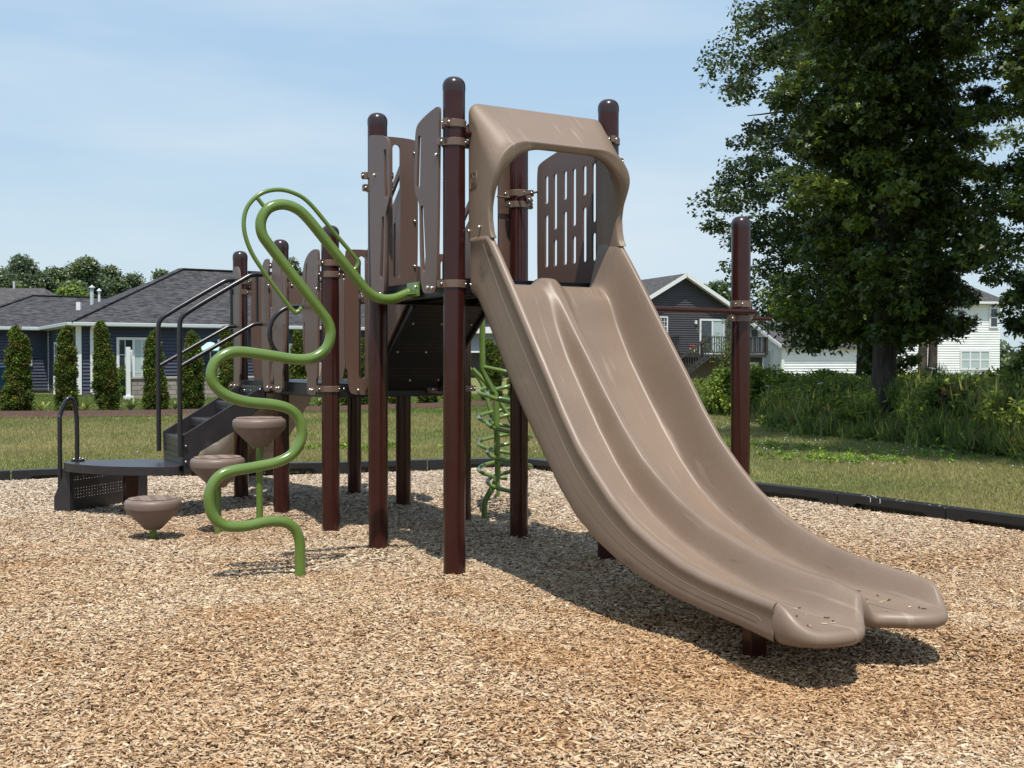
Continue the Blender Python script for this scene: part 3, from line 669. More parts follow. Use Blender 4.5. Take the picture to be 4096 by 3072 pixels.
    # seams at the lane mouth
    for v in (.21,.72): q=MB(); q.tube([(v,u_,float(fb(u_))+.0006) for u_ in np.linspace(-2.25,-2.57,12)],.0022,6); q.build('lane_bead',M_slide,o)
    return o
sl_=slide()
# ---- second, small slide on the far side
def small_slide():
    P=[(0,1.06),(-.2,1.05),(-.35,.97),(-.8,.68),(-1.3,.38),(-1.65,.24),(-2.0,.2),(-2.35,.19)]; P=[(-x,z) for x,z in P]
    pz=mono([(x,z) for x,z in P]); uu=np.linspace(0,2.35,60); V=[];f=[]
    prof=[(.0,-.07),(-.005,.14),(.012,.165),(.035,.15),(.06,.04),(.11,0),(.42,0),(.47,.04),(.495,.15),(.518,.165),(.535,.14),(.53,-.07)]
    for u in uu:
        s=1 if u<2.1 else max(.15,1-(u-2.1)/.25*.8)
        for (x,z) in prof: V.append((.27+x,4.06+u,float(pz(u))+z*(s if z>0 else 1)))
    n=len(prof)
    for i in range(len(uu)-1):
        for j in range(n): f.append((i*n+j,(i+1)*n+j,(i+1)*n+(j+1)%n,i*n+(j+1)%n))
    m=MB(); m.add(V,f,True); m.add(V[:n],[tuple(range(n))]); m.add(V[-n:],[tuple(range(n))[::-1]])
    o=m.build('small_slide',M_slide,ps); o['label']='small tan slide leaving the far end of the low deck'
    q=MB(); q.tube([(.20,4.06,1.965),(.90,4.06,1.965)],.02,14); q.build('entrance_bar',M_clamp,o)
    q=MB(); q.prism(rnd([(.16,1.70),(.92,1.70),(.92,1.89),(.16,1.89)],2),[],lambda a,b,t:Vector((a,4.06+t,b)),.02); q.build('entrance_board',M_panel,o)
small_slide()
EF=[(.0,0),(.0,.95),(.03,1.0),(.14,1.0),(.17,.95),(.17,0)]
panel(EF,[],(.085,4.0,1.0),(1,0,0),(0,-1,0)); panel(EF,[],(.80,4.0,1.0),(1,0,0),(0,-1,0))
# ---- green serpentine climber (plane u=.5)
SP=[(-.74,-.1),(-.74,.1),(-.744,.19),(-.77,.262),(-.83,.305),(-.93,.316),(-1.06,.300),(-1.17,.310),(-1.235,.36),(-1.262,.44),(-1.252,.525),(-1.21,.585),(-1.146,.612),(-1.02,.628),(-.873,.652),(-.778,.70),(-.728,.785),(-.738,.88),(-.79,.945),(-.886,.978),(-1.06,1.0),(-1.18,1.045),(-1.245,1.12),(-1.232,1.21),(-1.165,1.265),(-1.08,1.278),(-.914,1.258),(-.76,1.236),(-.655,1.247),(-.578,1.30),(-.549,1.378),(-.565,1.45),(-.615,1.52),(-.78,1.718),(-.911,1.875),(-.958,1.945),(-.962,2.02),(-.92,2.087),(-.845,2.116),(-.763,2.102),(-.688,2.047),(-.552,1.895),(-.396,1.722),(-.32,1.640),(-.24,1.600),(-.15,1.600),(-.045,1.640)]
P=catmull([(a,.5+.0*a,b) for a,b in SP],5)
m=MB(); m.tube(P,.0305,20); serp=m.build('serpentine_climber',M_green,ps); serp['label']='thick green pipe bent into a snaking climber with a thin loop handle'
m=MB(); HP=[(-.725,1.535),(-.752,1.508),(-.79,1.528),(-.955,1.739),(-1.03,1.86),(-1.062,1.98),(-1.042,2.085),(-.968,2.165),(-.866,2.198),(-.763,2.184),(-.673,2.132),(-.536,1.985),(-.412,1.855),(-.380,1.815),(-.386,1.778),(-.425,1.752)]
m.tube(catmull([(a,.5,b) for a,b in HP],5),.0125,12); m.tube([(-.990,.5,2.150),(-.935,.5,2.085)],.012,10); m.build('loop_handle',M_green,serp)
m=MB(); m.box((-.046,.44,1.655),(.012,.16,.085)); m.box((-.06,.44,1.628),(.03,.12,.008)); m.build('mount_plate',M_green,serp,bevel=.003)
put_bolts(serp,[(-.056,.39,1.668)])
# ---- helix climber on the far side
HC=(-.2,8.85)   # world point -> local
def W2L(x,y,z=0):
    dx,dy=x-AX,y-AY; return (dx*VX+dy*VY,dx*UX+dy*UY,z)
def PX(px,py,yd):      # used only to lay out this climber in its own real plane, distance yd
    r=((px-2048)/4500,1,-(py-1450.5)/4500); return W2L(r[0]*yd,yd,1.2176+r[2]*yd)
hl=MB()
main=[PX(1930,1180,8.75),PX(1930,1440,8.75),PX(1936,1490,8.75),PX(1974,1565,8.75),PX(1984,1600,8.75),PX(1990,1870,8.75),PX(1988,1915,8.75),PX(1948,1990,8.75),PX(1938,2020,8.75),PX(1937,2110,8.75)]
hl.tube(catmull(main,4),.0235,14)
p2=[PX(1875,1470,9.7),PX(1930,1540,9.7),PX(1975,1700,9.7),PX(1992,1790,10.1),PX(1993,2030,10.1)]
hl.tube(catmull(p2,4),.018,12)
p3=[PX(1890,1475,9.2),PX(1960,1550,9.2),PX(2020,1640,9.2),PX(2060,1720,9.2)]
hl.tube(catmull(p3,4),.018,12)
def helix(cx,cy,r,z0,z1,turns,ph,rad):
    c=W2L(cx,cy); return [(c[0]+r*math.cos(ph+2*math.pi*turns*t),c[1]+r*math.sin(ph+2*math.pi*turns*t),z0+(z1-z0)*t) for t in np.linspace(0,1,int(26*turns))]
hl.tube([PX(1932,1468,8.75)]+helix(-.02,8.75,.17,1.13,.20,4.1,-1.2-TH,.014),.0168,10)
hl.tube(helix(-.08,9.45,.20,1.0,.26,3.4,2.4-TH,.014),.0165,10)
ho=hl.build('helix_climber',M_green,ps); ho['label']='green pipe helix climber seen behind the slide'
m=MB(); m.tube([(S+.06,1.5,1.62),(S+.3,1.6,1.62)],.018,10); m.build('mount_arm',M_green,ho)
m=MB(); m.tube(catmull([W2L(-.60,9.9,1.05),W2L(-.62,9.9,.93),W2L(-.56,9.9,.90),W2L(-.50,9.9,.92)],4),.016,10); m.build('grip_bar',M_green,ho)
# ---- stairs
U1,U2=3.21,3.84
TOPL=[(-.045,1.04),(-.72,.645)]; 
def stringer(u,th):
    o=[(-.045,1.037),(-.075,1.030),(-.722,.647),(-.712,.335),(-.665,.345),(-.622,.385),(-.618,.455),(-.585,.514),(-.308,.669),(-.045,.889)]
    m=MB(); m.prism(o[::-1] if False else o,[],lambda a,b,t:Vector((a,u+t,b)),th); return m
st=stringer(U1-.008,.016).build('stairs',M_black,ps,bevel=.003); st['label']='black moulded stairs rising from the transfer platform to the low deck'
stringer(U2-.008,.016).build('stringer',M_black,st,bevel=.003)
m=MB(); steps=[(-.715,-.50,.628),(-.50,-.285,.76),(-.285,-.07,.895)]
for (a,b,z) in steps:
    m=MB(); m.box(((a+b)/2,(U1+U2)/2,z-.012),(b-a-.002,U2-U1-.020,.024)); m.build('tread',M_black,st,bevel=.004)
for (a,z0,z1) in ((-.712,.36,.617),(-.499,.628,.748),(-.284,.76,.883),(-.069,.895,1.03)):
    m=MB(); m.box((a,(U1+U2)/2,(z0+z1)/2),(.012,U2-U1-.020,z1-z0-.004))
    k=int((z1-z0)/.045)
    for i in range(k): m.box((a-.0065,(U1+U2)/2,z0+.03+i*.043),(.006,U2-U1-.10,.006))
    m.build('riser',M_black,st,bevel=.0015)
put_bolts(st,[(-.078,3.33,.985),(-.078,3.5,.985),(-.078,3.68,.985),(-.70,U1-.02,.565),(-.70,U1-.02,.44),(-.1,U1-.01,1.0)],.009)
def rail(u):
    m=MB(); P=[(-.747,.482),(-.750,1.50),(-.738,1.565),(-.69,1.612),(-.21,1.905),(-.165,1.925),(-.08,1.93)]
    m.tube(smooth_path([(a,u,b) for a,b in P],2),.0195,16)
    m.tube(smooth_path([(-.745,u,1.187),(-.19,u,1.508),(-.145,u,1.53),(-.085,u,1.53)],2),.0165,14); m.tube([(-.13,u,1.93),(-.13,u,1.53)],.0125,12)
    o=m.build('handrail',M_tube,ps); return o
rail(3.175); rail(3.875)
# ---- transfer platform
ZT=.408
PO=[(-.705,3.02),(-.705,3.21),(-.712,3.84),(-.72,4.02),(-.86,4.16),(-1.02,4.24),(-1.30,4.27),(-1.43,4.22),(-1.49,4.10),(-1.46,3.86),(-1.33,3.56),(-1.12,3.33),(-.93,3.20),(-.78,3.17)]
PO=[(-.70,3.185),(-.70,3.86),(-.80,4.02),(-1.05,4.10),(-1.30,4.16),(-1.42,4.14),(-1.475,4.06),(-1.46,3.90),(-1.36,3.66),(-1.19,3.42),(-1.0,3.26),(-.85,3.19)]
m=MB(); m.prism(rnd(PO,2)[::-1],[],lambda a,b,t:Vector((a,b,ZT-t)),.068)
tp=m.build('transfer_platform',M_black,ps,bevel=.004); tp['label']='low black rounded transfer platform at the foot of the stairs'
m=MB(); m.box((-1.02,3.66,.17),(.10,.10,.34)); m.build('support_post',M_post,tp,bevel=.004)
# perforated lower step under the platform
a=Vector((-1.425,3.99,0)); b=Vector((-.68,4.62,0)); d=(b-a).normalized(); nrm=Vector((-d.y,d.x,0)); 
if nrm.x<0: nrm=-nrm
LL=(b-a).length
m=MB(); hl_=[]
for i in range(25):
    for z in (.115,.14,.165,.19,.262,.284):
        x=.05+i*.0335
        if z>.2 and i>23: continue
        hl_.append([(x+.0062*math.cos(t),z+.0062*math.sin(t)) for t in np.linspace(0,2*math.pi,6,endpoint=False)])
m.prism([(0,-.05),(LL,-.05),(LL,.335),(0,.335)],hl_,lambda p,q,t:a+d*p+Vector((0,0,q))+nrm*t,.006)
pp=m.build('perforated_step',M_black,tp)
for g in (0,LL):
    m=MB(); m.prism([(0,-.05),(.16,-.05),(.16,.12),(.05,.335),(0,.335)],[],lambda p,q,t,g=g:a+d*(g+t-.008)-nrm*0+nrm*(-p)*(-1 if g==0 else -1)*-1+Vector((0,0,q)),.016); m.build('end_plate',M_black,tp)
# hand loop
m=MB(); Lp=[(-1.475,4.12,.03),(-1.475,4.12,.70),(-1.47,4.125,.80),(-1.425,4.14,.90),(-1.395,4.16,.925),(-1.365,4.175,.90),(-1.345,4.19,.80),(-1.335,4.2,.70),(-1.335,4.2,.41)]
Lp=[(-1.49,4.085,.03),(-1.49,4.085,.70),(-1.485,4.09,.79),(-1.445,4.10,.89),(-1.41,4.11,.925),(-1.375,4.125,.895),(-1.355,4.13,.80),(-1.35,4.13,.70),(-1.35,4.13,.41)]
m.tube(catmull(Lp,5),.0185,16); lo=m.build('hand_loop',M_tube,ps)
m=MB(); m.cyl((-1.35,4.09,.4105),.055,.012,20); m.build('base_plate',M_tube,lo)
put_bolts(lo,[(-1.35+x,4.09+y,.428) for x,y in ((-.035,-.03),(.035,-.02),(.02,.035))],.009)
# ---- hand ring by the pods
m=MB(); c=(-.135,1.43); P=[(-.07,2.235,1.628)]+[(c[0]+.205*math.cos(t),2.235,c[1]+.2*math.sin(t)) for t in np.linspace(math.pi*.52,math.pi*1.5,22)]+[(-.07,2.235,1.235)]
m.tube(P,.0165,12); m.build('hand_ring',M_tube,ps)
# ---- turning bars to the lone post
m=MB(); m.tube([(1.09,-.085,1.553),(2.20,-.085,1.553)],.018,14); m.tube([(2.15,-.02,1.513),(2.40,-.02,1.513)],.0155,14); m.build('turning_bar',M_post,ps)
del_=None
# ================================================ stepping pods (free-standing)
def make_pod(h,label,loc):
    r=empty('stepping_pod',loc,0,label=label,cat='stepping pod',group='stepping pods')
    m=MB(); m.lathe([(.0001,0),(.12,0),(.165,-.003),(.183,-.010),(.192,-.022),(.194,-.035),(.193,-.062),(.190,-.074),(.184,-.080)],48,(0,0,h))
    for i in range(-7,8):
        x=i*.022; w_=math.sqrt(max(0,.165**2-x*x)); P=[(y,x+.007*math.sin(y*60),h+.001) for y in np.linspace(-w_,w_,26)]; m.tube(P,.003,5)
    m.build('tread_top',M_pod,r,rz=.4)
    m=MB(); m.lathe([(.184,-.080),(.182,-.088),(.070,-.200),(.063,-.212),(.0001,-.212)],48,(0,0,h)); m.build('cone',M_pod,r)
    m=MB(); m.tube([(0,0,-.1),(0,0,h-.212)],.0255,20); m.cyl((0,0,h-.219),.052,.006,20); m.build('stem',M_green,r)
    put_bolts(r,[(.042*math.cos(t),.042*math.sin(t),h-.222) for t in (0,1.57,3.14,4.71)],.006)
for (v,u,h,lb) in ((-1.14,2.373,.268,'lowest tan stepping pod, in front of the black transfer platform'),(-.675,2.40,.535,'middle height tan stepping pod half hidden by the green snaking pipe'),(-.365,2.40,.812,'tallest tan stepping pod, just below the low deck')):
    x,y=PW(v,u); make_pod(h,lb,(x,y,0))
# loose chips lying in the slide mouth
cpl=bpy.data.meshes.new('c')
mc_l=mat('loose_chip',(.62,.50,.36),rough=.85); mc_d=mat('loose_chip_dark',(.12,.07,.045),rough=.85)
Rr=random.Random(5); proto={}
LAB={0:'pale loose wood chip lying inside the mouth of the slide',1:'dark loose wood chip lying inside the mouth of the slide'}
GRP={0:'pale loose chips in the slide mouth',1:'dark loose chips in the slide mouth'}
for i in range(46):
    right=i<34; dk=0 if Rr.random()<.55 else 1
    v=Rr.uniform(.66,.87) if right else Rr.uniform(.2,.40); u=Rr.triangular(-2.62,-1.75,-2.4) if right else Rr.uniform(-2.58,-2.3)
    v+=(u+2.4)*-.05; z=float(fb(u)); sl0=float((fb(u+.01)-fb(u-.01))/.02)
    if dk not in proto:
        m=MB(); m.prism([(-.010,-.002),(-.004,-.0035),(.009,-.002),(.011,.0015),(.001,.0032),(-.009,.002)],[],lambda a,b,t:Vector((a,b,.0035-t)),.0028)
        o=m.build('loose_wood_chip',[mc_l,mc_d][dk],None); proto[dk]=o
    else: o=proto[dk].copy(); COL.objects.link(o)
    x,y=PW(v,u); o.location=(x,y,z+.0015); s=Rr.uniform(.45,1.25); o.scale=(s,s,s)
    rot=Matrix.Rotation(TH,3,'Z')@Matrix.Rotation(math.atan(sl0),3,'X')@Matrix.Rotation(Rr.uniform(0,6.28),3,'Z'); o.rotation_euler=rot.to_euler()
    tag(o,LAB[dk],'wood chip',GRP[dk])
# ================================================ border timbers
def timber(a,b,label,last=None):
    L_=math.hypot(b[0]-a[0],b[1]-a[1])-.012; rz=math.atan2(b[1]-a[1],b[0]-a[0])
    m=MB(); T=.118; B=-.06; e=.15
    o=[(0,B),(e,B),(e+.02,.03),(e+.05,.052),(L_-e-.05,.052),(L_-e-.02,.03),(L_-e,B),(L_,B),(L_,T-.012),(L_-.012,T),(.012,T),(0,T-.012)]
    m.prism(o,[],lambda x,z,t:Vector((x,t-.0,z)),.055)
    m.box((L_/2,.085,.025),(L_-.03,.06,.17)); m.box((L_/2,.085,.1131),(L_-.004,.059,.009))
    ob=m.build('border_timber',M_border,None,bevel=.006,loc=(a[0],a[1],0),rz=rz)
    tag(ob,label,'border timber','black border timbers round the wood chips'); return ob
NB=len(BORDER)-1
BL={}
pieces=[(BORDER[i+1],BORDER[i]) for i in range(NB)]
lab=['black border timber at the bottom right corner outside the slide','second black border timber from the right edge, running out of the frame','black border timber cut by the right edge of the photo','black border timber nearest the right edge with clear end joint','black border timber with white bird droppings right of the slide','black border timber just right of the slide side rim','black border timber mostly hidden behind the slide chute','black border timber behind the slide between its chute and the brown post','black border timber leading to the far corner, right of the helix climber','black border timber at the far corner behind the helix climber','black border timber behind the two middle brown posts','black border timber behind the row of low posts','black border timber behind the tallest stepping pod','black border timber seen above the middle stepping pod','black border timber behind the transfer platform','black border timber left of the hand loop','black border timber at the left edge of the photo']
for i,(a,b) in enumerate(pieces):
    a2=np.array(a);b2=np.array(b)
    timber(a2,b2,lab[i])
# droppings on one timber
m=MB(); a=np.array(BORDER[5]);b=np.array(BORDER[4]); d=(b-a)/np.linalg.norm(b-a); nn_=np.array([d[1],-d[0]])
pt=MATS.get('white_trim') or mat('white_trim',(.74,.75,.75),rough=.45)
M_white=pt
# ================================================ trees and shrubs
def leaf_cloud(C,Rd,per,size,pal,shape='oak',flat=.75,jit=.22,droop=0,outward=.5,centre=None,tilt=.9):
    """C (k,3) clump centres, Rd (k,) radii, per leaves each -> V,F,col"""
    k=len(C); n=k*per; ci=np.repeat(np.arange(k),per)
    d=rng.normal(size=(n,3)); d/=np.linalg.norm(d,axis=1)[:,None]; r=rng.uniform(.25,1,n)**.55
    P=C[ci]+d*(r*Rd[ci])[:,None]*np.array([1,1,flat])
    nrm=rng.normal(size=(n,3))*tilt+np.array([0,0,1.0])+d*outward; nrm/=np.linalg.norm(nrm,axis=1)[:,None]
    t=rng.normal(size=(n,3)); t-=nrm*(t*nrm).sum(1)[:,None]; t/=np.linalg.norm(t,axis=1)[:,None]; b=np.cross(nrm,t)
    s=size*rng.uniform(.6,1.25,n)
    if shape=='oak':   # three lobes in a fan
        quads=[]
        for ang,ln,wd in ((0,1,.20),(.85,.72,.16),(-.85,.72,.16)):
            c,s_=math.cos(ang),math.sin(ang)
            ax=t*c+b*s_; ay=b*c-t*s_
            quads.append(np.stack([P,P+ax*(ln*.55*s)[:,None]+ay*(wd*s)[:,None],P+ax*(ln*s)[:,None]+nrm*(-.12*s)[:,None],P+ax*(ln*.55*s)[:,None]-ay*(wd*s)[:,None]],1))
        Q=np.stack(quads,1); rep_=3
    elif shape=='leaf':
        Q=np.stack([P,P+t*(.5*s)[:,None]+b*(.28*s)[:,None],P+t*s[:,None]+nrm*(-.12*s)[:,None],P+t*(.5*s)[:,None]-b*(.28*s)[:,None]],1)[:,None]; rep_=1
    elif shape=='blade':
        up=np.array([0,0,1.0])+rng.normal(size=(n,3))*.28; up/=np.linalg.norm(up,axis=1)[:,None]
        sd_=np.cross(up,t); sd_/=np.linalg.norm(sd_,axis=1)[:,None]
        Q=np.stack([P-sd_*(.05*s)[:,None],P+sd_*(.05*s)[:,None],P+up*s[:,None]+t*(.25*s)[:,None]+sd_*(.01*s)[:,None],P+up*s[:,None]+t*(.25*s)[:,None]],1)[:,None]; rep_=1
    pal=np.array(pal); ck=rng.choice(len(pal),k); cl=pal[ck]*rng.uniform(.75,1.25,k)[:,None]
    c=cl[ci]*rng.uniform(1-jit,1+jit,n)[:,None]; 
    hi=rng.random(n)<.11; c[hi]=c[hi]*np.array([2.3,2.0,1.1])  # scattered leaves painted brighter and yellower as sunlit highlights
    V=Q.reshape(-1,3); F=np.arange(len(V)).reshape(-1,4); return V,F,np.repeat(c,rep_,0)
OAK=[(.050,.078,.016),(.066,.10,.019),(.040,.065,.015),(.08,.12,.022),(.105,.15,.026)]
def trunk_mesh(P,rad,parent,name='trunk',m=None,n=14):
    q=MB(); P2=catmull(P,4); rr=np.interp(np.linspace(0,1,len(P2)),np.linspace(0,1,len(rad)),rad); q.tube(P2,[float(x) for x in rr],n); return q.build(name,m or M_bark,parent)
def broad_tree(name,x,y,h,label,prof,leaf=.16,per=90,nclump=500,cr=.5,pal=OAK,trunk_r=.2,lean=0,group=None,shape='oak',cat='tree',seed=1,limbs=14,off=(0,0),keep=None,upper=None):
    """prof: list of (z, radius) of the crown"""
    t=empty(name,(x,y,0),0,label=label,cat=cat); 
    if group: t['group']=group
    trunk_mesh([(0,0,-.1),(.02+lean*.1,0,h*.12),(lean*.3,0,h*.35),(lean*.6,.05,h*.6),(lean,0,h*.92)],[trunk_r*1.35,trunk_r,trunk_r*.9,trunk_r*.6,.03],t)
    pz=[p[0] for p in prof]; pr_=[p[1] for p in prof]
    # limbs
    rr=random.Random(seed); q=MB(); ends=[]
    for i in range(limbs):
        z0=pz[0]+(h*.85-pz[0])*(i+.5)/limbs; a=i*2.4+rr.uniform(-.4,.4); z1=z0+rr.uniform(.1,.9); R1=np.interp(z1,pz,pr_)*rr.uniform(.75,1.0)
        fx=lean*min(1,z0/h)
        P=[(fx,0,z0),(fx+off[0]*.4+R1*.45*math.cos(a),off[1]*.4+R1*.45*math.sin(a),(z0+z1)/2+.25),(off[0]+R1*math.cos(a),off[1]+R1*math.sin(a),z1)]
        P=catmull(P,5); q.tube(P,[float(v) for v in np.linspace(trunk_r*.36,.012,len(P))],7)
        ends.append(P)
    q.build('limbs',M_bark,t)
    C=[];Rd=[]
    for i in range(nclump):
        z=rr.uniform(pz[0],pz[-1]); Rz=np.interp(z,pz,pr_); a=rr.uniform(0,6.283)
        wob=1+.22*math.sin(3*a+z*1.3+seed)+.14*math.sin(5*a-z*2.1); f=rr.random()**.42
        C.append((off[0]+lean*min(1,z/h)+Rz*wob*f*math.cos(a),off[1]+Rz*wob*f*math.sin(a),z-.18*Rz*f)); Rd.append(cr*rr.uniform(.5,1.15))
    C=np.array(C);Rd=np.array(Rd)
    if keep is not None:
        kk=keep(C[:,0]+x,C[:,1]+y,C[:,2]); C=C[kk];Rd=Rd[kk]
    V,F,c=leaf_cloud(C,Rd,per,leaf,pal,shape,flat=.5,jit=.3)
    if upper:
        C2=[];R2=[]
        for (ux,uy,uz,ur,un_) in upper:
            for i in range(un_):
                a=rr.uniform(0,6.283); f=rr.random()**.45; C2.append((ux-x+ur*f*math.cos(a),uy-y+ur*f*math.sin(a),uz+rr.uniform(-1.6,1.6)*(1-f*.6))); R2.append(cr*rr.uniform(.7,1.3))
        a_=leaf_cloud(np.array(C2),np.array(R2),45,leaf*1.7,pal,shape,flat=.5,jit=.3); F=np.concatenate([F,a_[1]+len(V)]); V=np.concatenate([V,a_[0]]); c=np.concatenate([c,a_[2]])
    np_obj('crown',V,F,M_leaf,col=c,parent=t); return t
broad_tree('oak_tree',6.9,20.9,15,'big dark oak tree with bare lower trunk standing in the undergrowth behind the lone post',
  [(1.85,1.1),(2.4,1.6),(3.0,1.65),(4.2,1.6),(6,1.5),(8,1.55),(11,1.5),(13.5,1.1),(15,.5)],leaf=.125,per=150,nclump=740,cr=.46,trunk_r=.20,seed=3,limbs=26,off=(.02,-.2),upper=[(5.2,15.0,10.6,1.6,60),(7.6,17.0,10.8,1.8,80)])
broad_tree('oak_tree',9.25,17.2,14,'dark oak tree cut by the right edge of the photo',
  [(1.2,1.2),(2.0,1.5),(3.2,1.55),(4.4,1.75),(6,1.9),(8,2.0),(11,2.0),(14,.6)],leaf=.12,per=140,nclump=600,cr=.46,trunk_r=.22,seed=8,limbs=18,upper=[(7.2,12.0,8.8,2.3,90),(5.4,12.6,8.6,1.5,40),(9.4,12.3,9,2.4,90)])
broad_tree('small_leaved_tree',9.1,29,13,'finer leaved tree behind the big oak, its left side against the sky',
  [(1.9,1.3),(2.6,2.1),(4.5,2.4),(6,3.1),(8,3.0),(9.5,2.5),(12,2.0),(13,.5)],leaf=.14,per=130,nclump=620,cr=.62,trunk_r=.22,seed=5,limbs=16,pal=[(.055,.088,.028),(.072,.108,.032),(.048,.075,.026)],shape='leaf',off=(-.6,0))
broad_tree('ivy_covered_tree',9.15,27.3,5.0,'short trunk wrapped in dark leaves left of the big oak trunk',
  [(.6,.35),(1.5,.5),(2.4,.8),(3.3,1.1),(4.2,.9),(5,.3)],leaf=.13,per=90,nclump=110,cr=.32,trunk_r=.16,seed=15,limbs=6)
# far trees beyond the roofs
FAR=[(.088,.128,.065),(.105,.145,.07),(.12,.16,.07),(.075,.11,.058)]  # greens paled and greyed: distance haze put into the leaf colour
def far_tree(px,ytop,wpx,D,label,pal=FAR,seed=1,zlow=0,name='broadleaf_tree',dark=1):
    x=(px-2048)/4500*D; h=1.2176+(1450.5-ytop)/4500*D; r=wpx/2/4500*D
    t=empty(name,(x,D,0),0,label=label,cat='tree',group='trees beyond the roofs')
    trunk_mesh([(0,0,-.1),(.1,0,h*.4),(0,0,h*.8)],[.3,.2,.06],t,n=8)
    rr=random.Random(seed); C=[];Rd=[]
    for i in range(int(34+r*r*6)):
        a=rr.uniform(0,6.28); zz=rr.uniform(.12,1); R_=r*math.sin(math.pi*min(1,(zz*.86+.14)))**.6; f=rr.random()**.4
        C.append((R_*f*math.cos(a),R_*f*math.sin(a),zlow+(h-zlow)*zz*.96-.3)); Rd.append(r*rr.uniform(.16,.34)+.25)
    V,F,c=leaf_cloud(np.array(C),np.array(Rd),420,.24,pal,'leaf',flat=.8,jit=.4)
    np_obj('crown',V,F,M_leaf,col=c,parent=t)
FT=[(-20,1075,330,'far tree at the left edge beyond the grey roof',0),(95,1015,270,'far tall tree with a flat double top at the left',0),(230,1050,200,'far round tree filling the dip between the two tallest far trees',0),(345,1012,230,'tallest far tree above the roof vents',0),(440,1052,190,'far tree right of the tallest, above the vents',0),(530,1085,200,'far darker tree behind the hip of the navy roof',0),(655,1066,150,'small far tree peeking over the navy roof hip',0),(1165,1020,110,'narrow far tree between two low brown posts',0),(735,1060,70,'thin far tree tip above the roof ridge',0)]
for i,(px,yt,wd,lb,_) in enumerate(FT): far_tree(px,yt,wd,84+3*(i%3),lb,seed=20+i)
far_tree(280,1128,260,62,'bright green tree just behind the roof vents',pal=[(.14,.21,.045),(.17,.25,.05),(.11,.18,.04)],seed=41)
far_tree(2862,1090,150,80,'round tree right of the dark gable behind the lone post',pal=[(.06,.10,.03),(.085,.13,.035)],seed=51)
far_tree(3560,1180,500,84,'dark far tree mass seen under the big oak between the white houses',seed=52)
# ---- far wood closing the horizon, one mass
def far_wood():
    n=1500; a=rng.uniform(-1.45,1.45,n); d=rng.uniform(150,200,n); x=d*np.sin(a); y=d*np.cos(a)+10; hh=4.5+1.6*np.sin(a*37)+1.2*np.sin(a*91+1)
    C=np.stack([x,y,hh*rng.uniform(.1,1,n)],1); V,F,c=leaf_cloud(C,rng.uniform(1.6,3.2,n),60,1.1,FAR,'leaf',flat=.8,jit=.3); return np_obj('far_wood',V,F,M_leaf,col=c)
tag(far_wood(),kind='stuff')
# ---- arborvitae row
def arbor(px,ytop,D,wpx,label,seed,cut=0):
    x=(px-2048)/4500*D; h=1.2176+(1450.5-ytop)/4500*D; r=wpx/2/4500*D
    t=empty('arborvitae',(x,D,0),0,label=label,cat='arborvitae',group='columnar arborvitae along the mulch bed')
    trunk_mesh([(0,0,-.05),(0,0,h*.5),(0,0,h*.9)],[.06,.04,.01],t,n=8)
    rr=random.Random(seed); C=[];Rd=[]; twin=rr.random()<.6; lean_=rr.uniform(-.14,.14); h*=rr.uniform(.94,1.04); r*=rr.uniform(.9,1.1); tx=rr.uniform(.22,.4)*r*rr.choice((-1,1))
    for i in range(330):
        z=rr.uniform(.02,1)**.9; R_=r*.94*(min(1,(1-z)*1.75+.06))**.85*(.88+.12*math.sin(z*8+seed*2.1))*(1-.12*math.exp(-((z-.42)/.1)**2)); a=rr.uniform(0,6.28); f=rr.random()**.3
        dx=tx*(z**2) if rr.random()<.55 and twin else -tx*.6*(z**2)
        hh=h*(1 if dx*tx<0 or not twin else .9)
        C.append((dx+lean_*z+R_*f*math.cos(a)*rr.uniform(.8,1.05),R_*f*math.sin(a)*.9,z*hh*.97)); Rd.append(.10*rr.uniform(.7,1.4))
    C=np.array(C);Rd=np.array(Rd)
    V,F,c=leaf_cloud(C,Rd,170,.055,[(.068,.112,.018),(.088,.138,.021),(.050,.083,.015),(.11,.16,.024),(.105,.105,.024)],'leaf',flat=1.3,jit=.4)
    np_obj('foliage',V,F,M_leaf2,col=c,parent=t)
AB=[(70,1300,27.4,112,'arborvitae nearest the left edge with a double tip'),(263,1312,27.4,90,'second arborvitae from the left, left of the white downspout'),(427,1306,27.8,106,'third arborvitae from the left, right of the white downspout'),(622,1336,28.3,92,'arborvitae left of the stair handrails in front of the patio door'),(767,1326,28.8,84,'arborvitae behind the two stair handrails'),(917,1322,29.3,80,'arborvitae just left of the farthest low post'),(1062,1340,29.9,82,'arborvitae hidden behind the low slotted panels'),(1190,1338,30.4,84,'arborvitae seen in the gap between two low panels'),(1372,1350,31,84,'arborvitae with only its foot showing left of the fifth low post'),(1470,1352,31.5,80,'arborvitae foot showing just right of the thin rear post'),(1575,1350,32,84,'arborvitae foot showing under the black ramp, left of the middle rear post'),(1711,1350,32.5,90,'wide arborvitae foot under the right half of the ramp'),(1840,1350,34,84,'arborvitae behind the tall front post'),(1965,1362,35.5,100,'arborvitae seen through the helix climber under the slide'),(2072,1425,37,92,'arborvitae touching the underside edge of the slide')]
for i,(px,yt,D,wd,lb) in enumerate(AB): arbor(px,yt,D,wd,lb,60+i)
